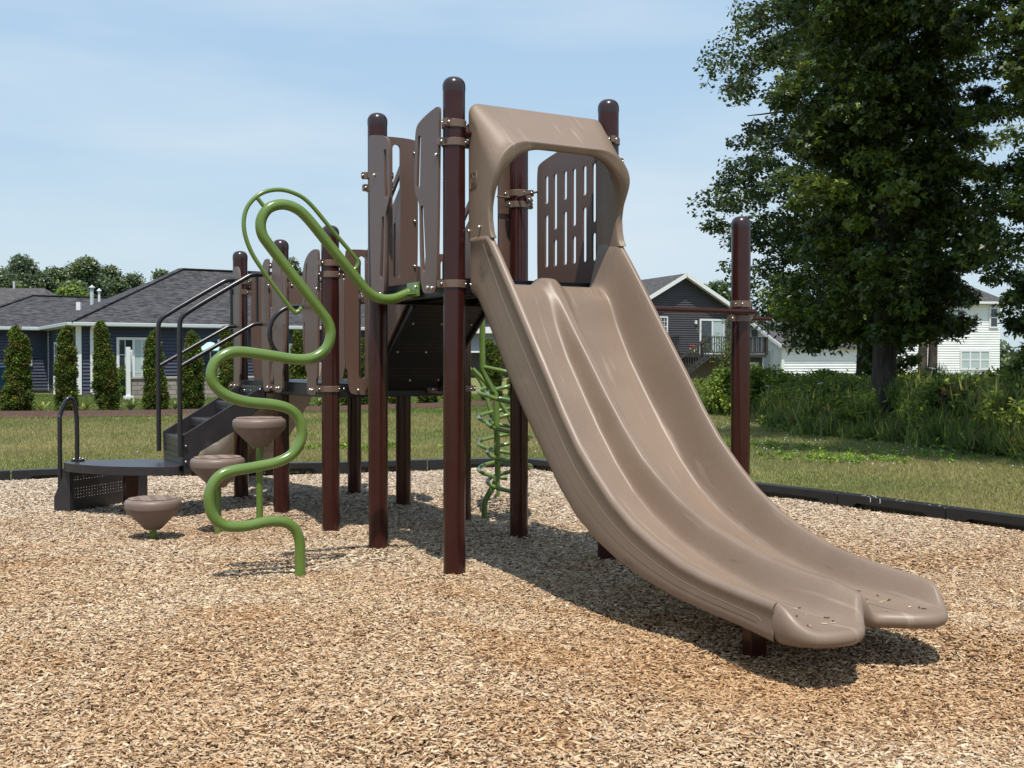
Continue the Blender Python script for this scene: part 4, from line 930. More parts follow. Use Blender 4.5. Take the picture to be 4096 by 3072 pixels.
# ---- mulch bed under them
M_mulch=ramp_mat('mulch',14,[(.35,(.05,.026,.02)),(.65,(.15,.085,.065))],bump=(40,1,.03))
pts=[(-16,26.3),(-9,27.3),(-4,30.6),(0,34.6),(1.3,37.5)]
m=MB(); V=[];f=[]
top=catmull([(x,y,0) for x,y in pts],8)
for i,p in enumerate(top):
    for w_ in (-2.3,-1.2,-.2,.8): V.append((p[0]-.1*w_,p[1]+w_+.10*math.sin(p[0]*3+w_),.02+(.06 if -2<w_<.5 else 0)))
for i in range(len(top)-1):
    for j in range(3): f.append((i*4+j,(i+1)*4+j,(i+1)*4+j+1,i*4+j+1))
m.add(V,[q[::-1] for q in f],True); tag(m.build('mulch_bed',M_mulch),kind='structure')
# hosta like plants in the bed
def bed_plant(px,D,h,label,seed,pal,y=None,n=26):
    x=(px-2048)/4500*D; rr=random.Random(seed); m=MB()
    for i in range(n):
        a=rr.uniform(0,6.28); L_=h*rr.uniform(.5,1); sp=rr.uniform(.15,.8); P=[]
        for t in (0,.4,.75,1): P.append(Vector((math.cos(a)*L_*sp*t,math.sin(a)*L_*sp*t,.03+L_*(t-.55*sp*t*t))))
        w_=(.012,.034,.026,.001); s_=Vector((-math.sin(a),math.cos(a),0)); vs=[]
        for p,ww in zip(P,w_): vs+= [p-s_*ww,p+s_*ww]
        m.add(vs,[(0,1,3,2),(2,3,5,4),(4,5,7,6)],True)
    o=m.build('bed_plant',pal,loc=(x,D,0)); tag(o,label,'plant','small plants in the mulch bed')
M_h1=mat('pale_leaf',(.20,.27,.09),rough=.5); M_h2=mat('yellow_leaf',(.32,.34,.08),rough=.5)
bed_plant(165,27.2,.42,'thin upright yellow green plant between the two leftmost arborvitae',1,M_h2,n=9)
bed_plant(340,27.3,.30,'yellow leaning plant between the second and third arborvitae',2,M_h2,n=14)
bed_plant(522,27.6,.40,'pale flowering hosta like plant right of the third arborvitae',3,M_h1,n=24)
bed_plant(700,28.3,.30,'low pale plant between the stair handrails',4,M_h1,n=18)
bed_plant(1275,30.6,.35,'pale plant seen right of the low panels',5,M_h1,n=18)
# ---- undergrowth on the right
def in_poly(P,x,y): return inside(x,y,np.array(P))
UP=[(4.4,27.6),(5.0,26.0),(5.6,25.0),(5.25,21.5),(5.0,19.0),(5.7,17.6),(6.1,16.0),(6.35,14.6),(6.9,12.5),(8.5,10.5),(14,10.5),(16,30),(10,34),(3.2,33),(3.0,29)]
def undergrowth():
    n=9500; x=rng.uniform(2.5,14,n); y=rng.uniform(10.5,34,n); k=in_poly(UP,x,y)&(x<.5*y+2.5); x=x[k];y=y[k]; n=len(x)
    ed=np.minimum.reduce([np.hypot(x-p[0],y-p[1]) for p in UP[:9]])
    hmax=.65+.35*np.sin(x*1.9)*np.sin(y*1.3)+.25*np.clip(y-24,0,6)/6
    hmax=np.where(x>6.3,hmax+.25,hmax); hmax=np.clip(hmax*np.clip(.45+ed*.8,.3,1.15),.25,np.where(x>6.3,np.where(y<20,1.0,.80),.66))
    C=np.stack([x,y,hmax*rng.uniform(.1,1,n)**.6],1); Rd=rng.uniform(.12,.30,n)
    ok=~((np.abs(x/y-.331)<.013)&(y<21.2)); C=C[ok]; Rd=Rd[ok]; n=len(C)
    sel=rng.random(n)<.66
    a=leaf_cloud(C[sel],Rd[sel],55,.085,[(.12,.175,.032),(.155,.21,.038),(.09,.135,.027),(.21,.25,.05)],'leaf',flat=.8,jit=.35)
    b=leaf_cloud(C[~sel]*np.array([1,1,.7]),Rd[~sel]*1.1,60,.26,[(.145,.195,.045),(.18,.23,.06),(.12,.17,.04),(.24,.25,.09)],'blade',flat=.8,jit=.35)
    V=np.concatenate([a[0],b[0]]); F=np.concatenate([a[1],b[1]+len(a[0])]); c=np.concatenate([a[2],b[2]])
    return np_obj('undergrowth',V,F,M_leaf2,col=c)
tag(undergrowth(),kind='stuff')
def edge_weeds():
    E=np.array(catmull([(p[0],p[1]) for p in UP[:10]],30)); k=900; i=rng.integers(0,len(E),k); x=E[i,0]+rng.normal(.12,.22,k); y=E[i,1]+rng.normal(.1,.22,k)
    C=np.stack([x,y,rng.uniform(.02,.32,k)*np.clip(.6+(x-E[i,0])*1.5,.3,1.6)],1)
    a=leaf_cloud(C[:450],rng.uniform(.08,.2,450),50,.075,[(.085,.14,.028),(.11,.17,.035),(.065,.11,.024)],'leaf',flat=.7,jit=.35); b=leaf_cloud(C[450:],rng.uniform(.08,.2,450),45,.20,[(.11,.16,.04),(.14,.19,.055),(.17,.19,.07)],'blade',flat=.6,jit=.35)
    return np_obj('edge_weeds',np.concatenate([a[0],b[0]]),np.concatenate([a[1],b[1]+len(a[0])]),M_leaf2,col=np.concatenate([a[2],b[2]]))
tag(edge_weeds(),kind='stuff')
m=MB(); m.prism([(p[0]+1.0,p[1]+1.0) for p in UP],[],lambda a,b,t:Vector((a,b,.03-t)),.02); tag(m.build('undergrowth_soil',M_mulch),kind='structure')
def shrub(x,y,h,r,label,seed,pal,leaf=.09,shape='leaf',stems=6,per=90,n=60,cat='shrub',name='shrub'):
    t=empty(name,(x,y,0),0,label=label,cat=cat); rr=random.Random(seed); q=MB(); C=[]
    for i in range(stems):
        a=rr.uniform(0,6.28); P=[(0,0,0),(r*.3*math.cos(a),r*.3*math.sin(a),h*.45),(r*.75*math.cos(a),r*.75*math.sin(a),h*rr.uniform(.7,.98))]; P=catmull(P,4)
        q.tube(P,[float(v) for v in np.linspace(.018,.004,len(P))],5)
    q.build('stems',M_bark,t)
    for i in range(n):
        a=rr.uniform(0,6.28); z=rr.uniform(.12,1); f=rr.random()**.5; R_=r*math.sin(math.pi*(z*.75+.15))
        C.append((R_*f*math.cos(a),R_*f*math.sin(a),z*h))
    V,F,c=leaf_cloud(np.array(C),np.array([.10+.06*rr.random()+r*.10 for _ in C]),per,leaf,pal,shape,flat=.8,jit=.3); np_obj('foliage',V,F,M_leaf2,col=c,parent=t)
G1=[(.15,.215,.036),(.185,.25,.045),(.12,.175,.033)]; G2=[(.075,.115,.025),(.095,.145,.03)]
shrub(5.05,26.0,1.0,.7,'leafy yellow green shrub left of the lone post',1,G1)
shrub(5.9,26.3,1.05,.75,'leafy shrub right of the lone post in front of the white garage',2,G1)
shrub(6.9,25.2,.95,.8,'broad sunlit shrub between the lone post and the dark leaf covered trunk',3,G1)
shrub(6.3,24.4,.8,.6,'low sunlit shrub in front of the white garage wall',4,G1)
shrub(8.6,18.3,1.25,.8,'tall dark shrub right of the oak trunk',5,G2,leaf=.11)
shrub(8.3,15.6,1.25,.8,'feathery dark green shrub at the right edge',6,[(.08,.12,.04),(.10,.14,.055)],leaf=.13,shape='blade')
shrub(7.35,19.2,1.15,.35,'tall narrow weed with long leaves right of the oak trunk',7,[(.09,.15,.035)],leaf=.14,shape='blade',stems=4,n=24,per=60,name='tall_weed',cat='weed')
shrub(5.75,19.8,.75,.5,'dark mound of weeds left of the oak trunk',8,G2,leaf=.10)
shrub(6.75,16.9,.8,.5,'weedy bush with brownish leaves right of the oak trunk foot',9,[(.08,.10,.03),(.16,.10,.055),(.06,.09,.025)],leaf=.09)
# queen anne's lace heads
LACE=bpy.data.meshes.new('x')
rr=random.Random(3); proto_l=None
for i,(x,y,z) in enumerate([(6.95,18.6,1.12),(7.05,18.2,.92),(7.9,17.3,1.12),(8.0,17.0,1.0),(8.25,16.9,1.15),(8.45,17.4,1.1),(7.4,17.9,1.05),(8.1,16.3,.86),(8.65,16.6,.95),(6.2,22.6,.8),(5.6,24.6,.7)]):
    if proto_l is None:
        m=MB(); m.tube([(0,0,-.75),(.01,0,0)],.004,5); 
        for k in range(26):
            a=rr.uniform(0,6.28); r_=.055*rr.random()**.5; m.sphere((r_*math.cos(a),r_*math.sin(a),.01-r_*r_*3),.008,5,3); 
        proto_l=m.build('white_wildflower',M_white); o=proto_l
    else: o=proto_l.copy(); COL.objects.link(o)
    o.location=(x,y,z); o.rotation_euler=(rr.uniform(-.2,.2),rr.uniform(-.2,.2),0); tag(o,'flat white wildflower head on a thin stem among the right hand undergrowth','wildflower','white wildflower heads in the undergrowth')
# ---- bare branching bush in front of the deck house
sh=empty('young_tree',(8.55,45,0),0,label='sparse young tree with bare looking stems in front of the dark gable house deck',cat='young tree')
q=MB(); rr=random.Random(9); C=[]
for i in range(16):
    a=rr.uniform(0,6.28); r_=rr.uniform(.3,1.0); h_=rr.uniform(1.6,3.3); P=catmull([(0,0,0),(r_*.3*math.cos(a),r_*.3*math.sin(a),h_*.4),(r_*math.cos(a),r_*math.sin(a),h_)],5); q.tube(P,[float(v) for v in np.linspace(.03,.006,len(P))],5); C+=P[4:]
q.build('stems',M_bark,sh); V,F,c=leaf_cloud(np.array(C),np.full(len(C),.25),14,.09,[(.10,.14,.045),(.13,.17,.05)],'leaf'); np_obj('foliage',V,F,M_leaf2,col=c,parent=sh)
# ---- lawn grass blades
def grass():
    parts=[]
    for (y0,y1,dens,sz) in ((7,11,2600,.028),(11,16,1500,.036),(16,24,600,.05),(24,31,380,.06),(31,42,220,.08)):
        hw=.5*y1+1; n=int(2*hw*(y1-y0)*dens); x=rng.uniform(-hw,hw,n); y=rng.uniform(y0,y1,n); yc=np.interp(x,[-16,-9,-4,0,1.3,2],[26.3,27.3,30.6,34.6,37.5,60]); k=(np.abs(x)<.47*y+.6)&~inside(x,y)&~in_poly(UP,x,y)&~((y>yc-2.2)&(y<yc+.7)); parts.append((x[k],y[k],np.full(k.sum(),sz)))
    x=np.concatenate([p[0] for p in parts]); y=np.concatenate([p[1] for p in parts]); s=np.concatenate([p[2] for p in parts])*rng.uniform(.5,1.2,sum(len(p[0]) for p in parts)); n=len(x)
    a=rng.uniform(0,6.28,n); b=rng.uniform(0,.7,n)*s; w_=s*.10+.002
    B=np.stack([x,y,np.zeros(n)+.005],1); d=np.stack([np.cos(a),np.sin(a),0*a],1); q_=rng.uniform(0,6.28,n); t=np.stack([np.cos(q_)*b,np.sin(q_)*b,s],1)
    V=np.stack([B-d*w_[:,None],B+d*w_[:,None],B+t],1).reshape(-1,3); F=np.arange(3*n).reshape(-1,3)
    f1=.5+.5*np.sin(x*.9+1.3*np.sin(y*.5))*np.sin(y*.8+np.sin(x*.6)*1.5); f2=rng.random(n)
    dry=np.clip(.30+.62*f1+.5*(f2-.5),0,1)
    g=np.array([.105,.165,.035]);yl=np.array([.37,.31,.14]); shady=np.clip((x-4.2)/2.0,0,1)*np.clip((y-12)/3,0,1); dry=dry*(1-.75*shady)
    dry=np.where(y>26.5,dry*.15,dry)
    c=(g*(1-dry)[:,None]+yl*dry[:,None])*rng.uniform(.7,1.25,n)[:,None]
    return np_obj('lawn_grass',V,F,M_leaf2,col=c,nside=3)
tag(grass(),kind='stuff')

# ---- clover heads and broad-leaf weeds in the lawn
def clover():
    n=2600; x=np.concatenate([rng.uniform(3.3,6.5,900),rng.uniform(3.2,6.6,900),rng.uniform(-9,5,800)]); y=np.concatenate([rng.uniform(17.5,25,900),rng.uniform(12.5,17.5,900),rng.uniform(14,26,800)])
    k=(np.sin(x*2.3+1)*np.sin(y*1.7)+rng.random(n)>.45)&~inside(x,y)&~in_poly(UP,x,y); x=x[k];y=y[k]; n=len(x); ok=rng.random(n)<.22; x=x[ok];y=y[ok];n=len(x); s_=rng.uniform(.006,.012,n); z=rng.uniform(.03,.05,n)
    C=np.stack([x,y,z],1); q=[np.array(v) for v in ((-1,0,0),(0,0,-1),(1,0,0),(0,0,1))]; A=np.stack([C+s_[:,None]*v for v in q],1)
    q=[np.array(v) for v in ((0,-1,0),(-1,0,.3),(0,1,0),(1,0,.3))]; B=np.stack([C+s_[:,None]*v for v in q],1)
    V=np.concatenate([A.reshape(-1,3),B.reshape(-1,3)]); F=np.arange(len(V)).reshape(-1,4); return np_obj('clover_flowers',V,F,M_white)
tag(clover(),kind='stuff')
def weed_patch():
    C=[];rr=random.Random(12)
    for (cx,cy,r) in ((2.9+1.6,14.6,.7),(4.2,13.9,.4),(3.2,16.5,.5),(-6.2,24.5,.8),(-4.4,18,.5),(-2.2,16,.4)):
        for i in range(60): C.append((cx+rr.gauss(0,r),cy+rr.gauss(0,r*.7),rr.uniform(.01,.05)))
    V,F,c=leaf_cloud(np.array(C),np.full(len(C),.06),26,.045,[(.13,.21,.035),(.16,.25,.045)],'leaf',flat=.35); return np_obj('lawn_weeds',V,F,M_leaf2,col=c)
tag(weed_patch(),kind='stuff')

# ================================================ houses
def siding_mat(name,c): return mat(name,c,rough=.55,noise=1.2,col2=[k*1.12 for k in c])
M_navy=siding_mat('navy_siding',(.040,.047,.078)); M_dk=siding_mat('charcoal_siding',(.052,.047,.050)); M_ws=siding_mat('white_siding',(.78,.78,.77)); M_gs=siding_mat('grey_siding',(.22,.23,.26))
M_roof=ramp_mat('shingles',2.0,[(.36,(.020,.019,.022)),(.64,(.10,.096,.102))],stretch=(1.6,1.6,9),bump=(20,.6,.02))
M_roof2=ramp_mat('grey_shingles',2.0,[(.36,(.045,.042,.042)),(.64,(.12,.112,.112))],stretch=(1.6,1.6,9),bump=(20,.6,.02))
M_glass=mat('window_glass',(.03,.04,.05),rough=.06,spec=.9); M_blind=mat('blinds',(.42,.50,.50),rough=.5); M_gut=mat('gutter_metal',(.52,.56,.57),rough=.45)
M_wood=mat('weathered_deck_wood',(.022,.02,.02),rough=.8,noise=6,col2=(.045,.04,.038)); M_tanw=mat('tan_lattice',(.21,.165,.12),rough=.8); M_conc=mat('concrete',(.38,.35,.31),rough=.9)
class Frame:
    def __init__(s,o,ang): s.o=o; s.e1=(math.cos(ang),math.sin(ang)); s.e2=(-math.sin(ang),math.cos(ang)); s.ang=ang
    def __call__(s,a,b,z=0): return Vector((s.o[0]+a*s.e1[0]+b*s.e2[0],s.o[1]+a*s.e1[1]+b*s.e2[1],z))
def lap_wall(name,P0,P1,z0,ztop,m,parent,course=.125,out=1,lip=.042):
    """lapped boards from P0 to P1; ztop(s) gives (s_left,s_right) limits through a height function"""
    P0=Vector((*P0[:2],0));P1=Vector((*P1[:2],0)); d=P1-P0; L_=d.length; d.normalize(); n=Vector((d.y,-d.x,0))*out
    mb=MB(); z=z0; 
    top=max(ztop(s) for s in np.linspace(0,L_,41))
    def span(z):
        ss=[s for s in np.linspace(0,L_,241) if ztop(s)>=z-1e-6]; return (ss[0],ss[-1]) if ss else None
    while z<top-1e-3:
        z2=min(z+course,top); a=span(z); b=span(z2) or (( a[0]+a[1])/2,)*2
        pts=[P0+d*a[0]+n*lip+Vector((0,0,z)),P0+d*a[1]+n*lip+Vector((0,0,z)),P0+d*b[1]+n*.0+Vector((0,0,z2)),P0+d*b[0]+n*.0+Vector((0,0,z2))]
        mb.add(pts,[(0,1,2,3) if out>0 else (3,2,1,0)])
        pts=[P0+d*a[0]+Vector((0,0,z)),P0+d*a[1]+Vector((0,0,z)),pts[1],pts[0]]; mb.add(pts,[(0,1,2,3)]); z=z2
    # solid backing
    return mb.build(name,m,parent)
def roof_poly(mb,P,th=.10):
    P=[Vector(p) for p in P]; n=(P[1]-P[0]).cross(P[2]-P[0]).normalized(); 
    if n.z<0: P=P[::-1]; n=-n
    k=len(P); Q=[p-Vector((0,0,th)) for p in P]; mb.add(P+Q,[tuple(range(k)),tuple(range(2*k-1,k-1,-1))]+[(i,i+k,(i+1)%k+k,(i+1)%k) for i in range(k)])
def window(parent,F_,a0,a1,z0,z1,b,cols=1,rows=1,glass=None,fr=.07,name='window',sub=None):
    """frame proud of the wall plane e2=b (outside is -e2)"""
    b=b-.045; w=MB()
    def bx(x0,x1,za,zb,p0,p1):
        P=[F_(x,b-p,z) for x in(x0,x1) for p in(p0,p1) for z in(za,zb)]
        w.add(P,[(0,1,3,2),(4,6,7,5),(0,4,5,1),(2,3,7,6),(0,2,6,4),(1,5,7,3)])
    bx(a0,a1,z1-fr,z1,.0,.055); bx(a0,a1,z0,z0+fr,.0,.055); bx(a0,a0+fr,z0+fr,z1-fr,0,.054); bx(a1-fr,a1,z0+fr,z1-fr,0,.054)
    for i in range(1,cols): c=a0+(a1-a0)*i/cols; bx(c-fr*.45,c+fr*.45,z0+fr,z1-fr,.0,.048)
    for i in range(1,rows): c=z0+(z1-z0)*i/rows; bx(a0+fr,a1-fr,c-fr*.35,c+fr*.35,.0,.046)
    o=w.build(name,M_white,parent)
    for i in range(cols):
        w=MB(); x0=a0+(a1-a0)*i/cols+fr*.4; x1=a0+(a1-a0)*(i+1)/cols-fr*.4; P=[F_(x0,b-.026,z0+.03),F_(x1,b-.026,z0+.03),F_(x1,b-.026,z1-.03),F_(x0,b-.026,z1-.03)]; w.add(P,[(0,1,2,3)])
        g=glass if not isinstance(glass,(list,tuple)) else glass[i]
        w.build('pane',g or M_glass,o)
        if sub:
            w=MB()
            for q in range(1,sub[0]): 
                c=x0+(x1-x0)*q/sub[0]; P=[F_(x,b-p,z) for x in(c-.012,c+.012) for p in(.028,.036) for z in(z0+.05,z1-.05)]; w.add(P,[(0,1,3,2),(4,6,7,5),(0,4,5,1),(2,3,7,6),(0,2,6,4),(1,5,7,3)])
            for q in range(1,sub[1]):
                c=z0+(z1-z0)*q/sub[1]; P=[F_(x,b-p,z) for x in(x0,x1) for p in(.029,.037) for z in(c-.012,c+.012)]; w.add(P,[(0,1,3,2),(4,6,7,5),(0,4,5,1),(2,3,7,6),(0,2,6,4),(1,5,7,3)])
            w.build('muntins',M_white,o)
    return o
# ---- navy house on the left
A31=math.radians(31); H=Frame((-15.3,38.9),A31)
h1=empty('house',(-15.3,38.9,0),0,label='navy lap sided single storey house with dark hip roof and white gutters on the left',cat='house')
h1.location=(0,0,0)
ZE=2.62; RZ=4.97
lap_wall('wall',H(.4,.4),H(14.6,.4),.15,lambda s:ZE-.12,M_navy,h1); 
lap_wall('wall',H(.4,8.4),H(.4,.4),.15,lambda s:ZE-.12,M_navy,h1)
lap_wall('wall',H(-3,7.0),H(.4,7.0),.15,lambda s:ZE-.12,M_navy,h1)
mb=MB(); roof_poly(mb,[H(0,0,ZE),H(15,0,ZE),H(10.3,4.4,RZ),H(5.0,4.4,RZ)]); roof_poly(mb,[H(0,0,ZE),H(5,4.4,RZ),H(0,8.8,ZE)]); roof_poly(mb,[H(15,0,ZE),H(15,8.8,ZE),H(10.3,4.4,RZ)]); roof_poly(mb,[H(0,8.8,ZE),H(5,4.4,RZ),H(10.3,4.4,RZ),H(15,8.8,ZE)])
mb.build('roof',M_roof,h1)
mb=MB(); W0,W1,w0,w1=-3.4,12,6.6,13.8
roof_poly(mb,[H(W0,w0,ZE-.01),H(W1,w0,ZE-.01),H(W1-3.6,10.2,4.06),H(W0+3.6,10.2,4.06)]); roof_poly(mb,[H(W0,w0,ZE-.01),H(W0+3.6,10.2,4.06),H(W0,w1,ZE-.01)]); roof_poly(mb,[H(W0,w1,ZE-.01),H(W0+3.6,10.2,4.06),H(W1-3.6,10.2,4.06),H(W1,w1,ZE-.01)])
mb.build('roof',M_roof,h1)
# hip and ridge caps
mb=MB()
for a,b in (((0,0,ZE),(5,4.4,RZ)),((5,4.4,RZ),(10.3,4.4,RZ)),((10.3,4.4,RZ),(15,0,ZE)),((W0+3.6,10.2,4.06),(W1-5,10.2,4.06)),((W0,w0,ZE),(W0+3.6,10.2,4.06))): mb.beam(H(*a[:2],a[2]+.02),H(*b[:2],b[2]+.02),.26,.035)
mb.build('ridge_caps',M_roof,h1)
# soffit + gutter
mb=MB()
for a,b in (((0,0),(15,0)),((0,0),(0,6.6)),((0,6.6),(-3.4,6.6))):
    p=H(*a,ZE-.06);q=H(*b,ZE-.06); mb.beam(p,q,.13,.13)
mb.build('gutter',M_gut,h1,bevel=.02)
mb=MB()
for a0,a1,b0,b1 in ((.07,15,.07,.42),(.07,.42,.42,6.9),(-3.3,.42,6.67,7.02)):
    P=[H(a0,b0,ZE-.125),H(a1,b0,ZE-.125),H(a1,b1,ZE-.125),H(a0,b1,ZE-.125)]; mb.add(P,[(0,1,2,3)])
mb.build('soffit',M_white,h1)
mb=MB(); mb.box(H(.37,.37,1.3),(.16,.16,2.4),rz=A31); mb.build('corner_trim',M_white,h1)
mb=MB(); mb.box(H(.40,6.96,1.3),(.09,.09,2.4),rz=A31); mb.build('corner_trim',M_white,h1)
mb=MB(); mb.box(H(.80,.33,1.25),(.11,.08,2.2),rz=A31); mb.beam(H(.80,.33,2.35),H(.80,.03,2.52),.11,.08); mb.beam(H(.80,.33,.20),H(.92,-.15,.05),.11,.08); mb.build('downspout',M_white,h1,bevel=.01)
mb=MB(); mb.box(H(7.5,.42,.06),(14.2,.03,.24),rz=A31); mb.box(H(.42,3.6,.06),(.03,6.4,.24),rz=A31); mb.build('foundation',M_conc,h1)
def H_at(px,b=.4):   # along-wall coordinate of the wall plane b seen in direction px
    t=(px-2048)/4500; return ((t*(H.o[1]+b*H.e2[1])-(H.o[0]+b*H.e2[0]))/(H.e1[0]-t*H.e1[1]))
def zof(py,D): return 1.2176+(1450.5-py)/4500*D
aa,bb_=H_at(465),H_at(600); window(h1,H,aa,bb_,.25,2.12,.4,cols=2,glass=[M_glass,M_blind],fr=.09,name='patio_door',sub=(2,3))
window(h1,H,H_at(868),H_at(905),.75,2.08,.4,cols=1,rows=2,glass=M_blind)
window(h1,H,H_at(1150),H_at(1240),.9,1.95,.4,cols=2,rows=2,glass=M_blind)
Hs=Frame(tuple(H(0,0)[:2]),A31-math.pi/2)   # side wall frame: outside is -e2
def side_win():
    # e1' runs from the back to the front along the side wall
    F2=Frame(tuple(H(.4,8.4)[:2]),A31-math.pi/2)
    window(h1,F2,8.4-5.15,8.4-4.55,.95,2.0,0,rows=2,glass=M_glass)
side_win()
def pipe(px,yt,yb,D,r,capr,m,label,nm='roof_vent'):
    x=(px-2048)/4500*D; z1=zof(yt,D); z0=zof(yb,D)-.4; q=MB(); q.cyl((x,D,z0),r,z1-z0,14); 
    if capr: q.lathe([(.001,.10),(capr,.0),(capr,-.03),(.001,-.03)],14,(x,D,z1)); 
    o=q.build(nm,m,h1); 
pipe(370,1150,1215,46.5,.075,.13,M_gut,''); pipe(399,1163,1205,46.6,.05,.10,M_white,'')
q=MB(); q.box(((318-2048)/4500*44.5,44.5,zof(1225,44.5)),(.17,.17,.32)); q.build('roof_vent',M_white,h1)
# ---- neighbour roof far left
h0=empty('house',(0,0,0),0,label='grey roofed neighbour house showing only its roof behind the navy house at far left',cat='house')
mb=MB(); D=66; z1=zof(1153,D); x0,x1=-36,(193-2048)/4500*D
roof_poly(mb,[(x0,D-4,z1-1.9),(x1+2.2,D-4,z1-1.9),(x1-.2,D,z1),(x0,D,z1)]); roof_poly(mb,[(x0,D+4,z1-1.9),(x0,D,z1),(x1-.2,D,z1),(x1+2.2,D+4,z1-1.9)]); roof_poly(mb,[(x1+2.2,D-4,z1-1.9),(x1+2.2,D+4,z1-1.9),(x1-.2,D,z1)]); mb.build('roof',M_roof2,h0)
lap_wall('wall',(x0,D-3.6),(x1+1.8,D-3.6),0,lambda s:z1-2.0,M_gs,h0)
q=MB(); q.cyl(((59-2048)/4500*D,D,z1-.3),.06,.3+zof(1127,D)-z1,10); q.build('roof_vent',M_gut,h0)
# ---- things round the navy house
def Wp(px,D,z=0): return ((px-2048)/4500*D,D,z)
# stone patio wall
M_stone=bpy.data.materials.new('stone_block'); M_stone.use_nodes=True; t=M_stone.node_tree; b=t.nodes['Principled BSDF']; b.inputs['Roughness'].default_value=.9
br=N(t,'ShaderNodeTexBrick'); br.inputs['Scale'].default_value=1; br.inputs['Color1'].default_value=(.36,.31,.27,1); br.inputs['Color2'].default_value=(.24,.21,.19,1); br.inputs['Mortar'].default_value=(.12,.11,.10,1); br.inputs['Brick Width'].default_value=.42; br.inputs['Row Height'].default_value=.155; br.inputs['Mortar Size'].default_value=.012; br.inputs['Bias'].default_value=-.1
tcx=N(t,'ShaderNodeTexCoord'); mpx=N(t,'ShaderNodeMapping'); mpx.inputs['Rotation'].default_value=(math.pi/2,0,0); t.links.new(tcx.outputs['Object'],mpx.inputs[0]); t.links.new(mpx.outputs[0],br.inputs[0]); t.links.new(br.outputs[0],b.inputs['Base Color'])
HP=Frame(tuple(H(0,-3.2)[:2]),A31)
def HPat(px,b): 
    t=(px-2048)/4500; return ((t*(HP.o[1]+b*HP.e2[1])-(HP.o[0]+b*HP.e2[0]))/(HP.e1[0]-t*HP.e1[1]))
a0,a1=HPat(524,0),HPat(1330,0); c=HP((a0+a1)/2,.15,.36)
pw=empty('patio_wall',tuple(HP(a0,0)),A31,label='low stone block patio wall with flat grey cap beside the navy house',cat='stone wall')
mb=MB(); mb.box(((a1-a0)/2,.15,.33),(a1-a0,.3,.70)); mb.build('stone_blocks',M_stone,pw)
mb=MB(); mb.box(((a1-a0)/2,.15,.715),(a1-a0+.08,.38,.07)); mb.build('cap',M_conc,pw,bevel=.01)
# privacy screen
sc=empty('privacy_screen',HP(a0-.10,-.05,0),A31,label='white lattice screen between white posts left of the stone patio wall',cat='screen')
mb=MB(); mb.box((0,0,.85),(.13,.13,1.75)); mb.box((0,0,.06),(.28,.28,.14)); mb.build('post',M_white,sc,bevel=.01)
mb=MB(); mb.box((.30,.99,.85),(.09,.09,1.6)); mb.build('post',M_white,sc)
mb=MB()
for i in range(11): mb.beam((.02+.026*i,.08+.086*i,.70),(.02+.026*i,.08+.086*i,1.58),.028,.02)
for k in range(9): mb.beam((.02,.07,.72+.105*k),(.30,.97,.72+.105*k),.02,.03)
mb.build('lattice',M_white,sc)
xx,yy,_=HP(a0-.15,.45); shrub(xx,yy,1.05,.28,'green climbing plant on the white lattice screen',31,G2,leaf=.07,n=40,per=60)
# umbrella, pale blue
um=empty('patio_umbrella',Wp(842,41.2),0,label='pale blue patio umbrella above the stone wall',cat='umbrella')
mb=MB(); M_cy=mat('pale_blue_fabric',(.42,.66,.70),rough=.8); zt=zof(1368,41.2)
mb.lathe([(.001,zt),(.12,zt-.02),(.48,zt-.30),(.475,zt-.33),(.11,zt-.05),(.001,zt-.04)],8,smooth=False); mb.build('canopy',M_cy,um)
mb=MB(); mb.cyl((0,0,0),.022,zt,8); mb.build('pole',M_white,um)
# pot + grill-like dark chairs behind wall
ac=empty('air_conditioner',tuple(H(-.75,6.1,0)),A31,label='grey air conditioning unit against the navy wall',cat='air conditioner')
mb=MB(); mb.box((0,0,.42),(.62,.62,.74)); mb.build('housing',M_steel,ac,bevel=.02)
mb=MB()
for k in range(9): mb.box((0,-.315,.12+k*.07),(.56,.01,.02))
mb.build('louvres',M_black,ac); mb=MB(); mb.box((0,0,.02),(.8,.8,.06)); mb.build('pad',M_conc,ac)
mb=MB(); mb.box(H(-.35,6.95,1.25),(.24,.1,.34),rz=A31); tag(mb.build('meter_box',M_gut,None,bevel=.01),'small grey electric box on the navy wall above the air conditioner','meter box')
bn=empty('rubbish_bin',Wp(-22,41.5),0,label='blue wheeled bin at the left edge against the navy wall',cat='bin'); M_blue=mat('blue_plastic',(.02,.10,.24),rough=.4)
mb=MB(); mb.prism([(-.28,0),(.28,0),(.33,1.0),(-.33,1.0)],[],lambda a,b,t:Vector((a,-.33+t,b)),.66); mb.build('body',M_blue,bn,bevel=.03); mb=MB(); mb.box((0,0,1.04),(.72,.74,.07)); mb.build('lid',M_blue,bn,bevel=.03)
# hose reel + spigot post
mb=MB(); mb.tube([(.30*math.cos(t),.0,.36+.34*math.sin(t)) for t in np.linspace(0,12.5,60)],.02,6); o=mb.build('garden_hose',mat('hose',(.34,.27,.22),rough=.6),None,loc=tuple(H(1.9,.1,0))); tag(o,'coiled tan garden hose against the navy wall right of the downspout','hose')
mb=MB(); mb.cyl((0,0,0),.05,.75,10); o=mb.build('bollard_light',M_white,None,loc=Wp(219,40.2)); tag(o,'short white post light beside the second arborvitae','post')
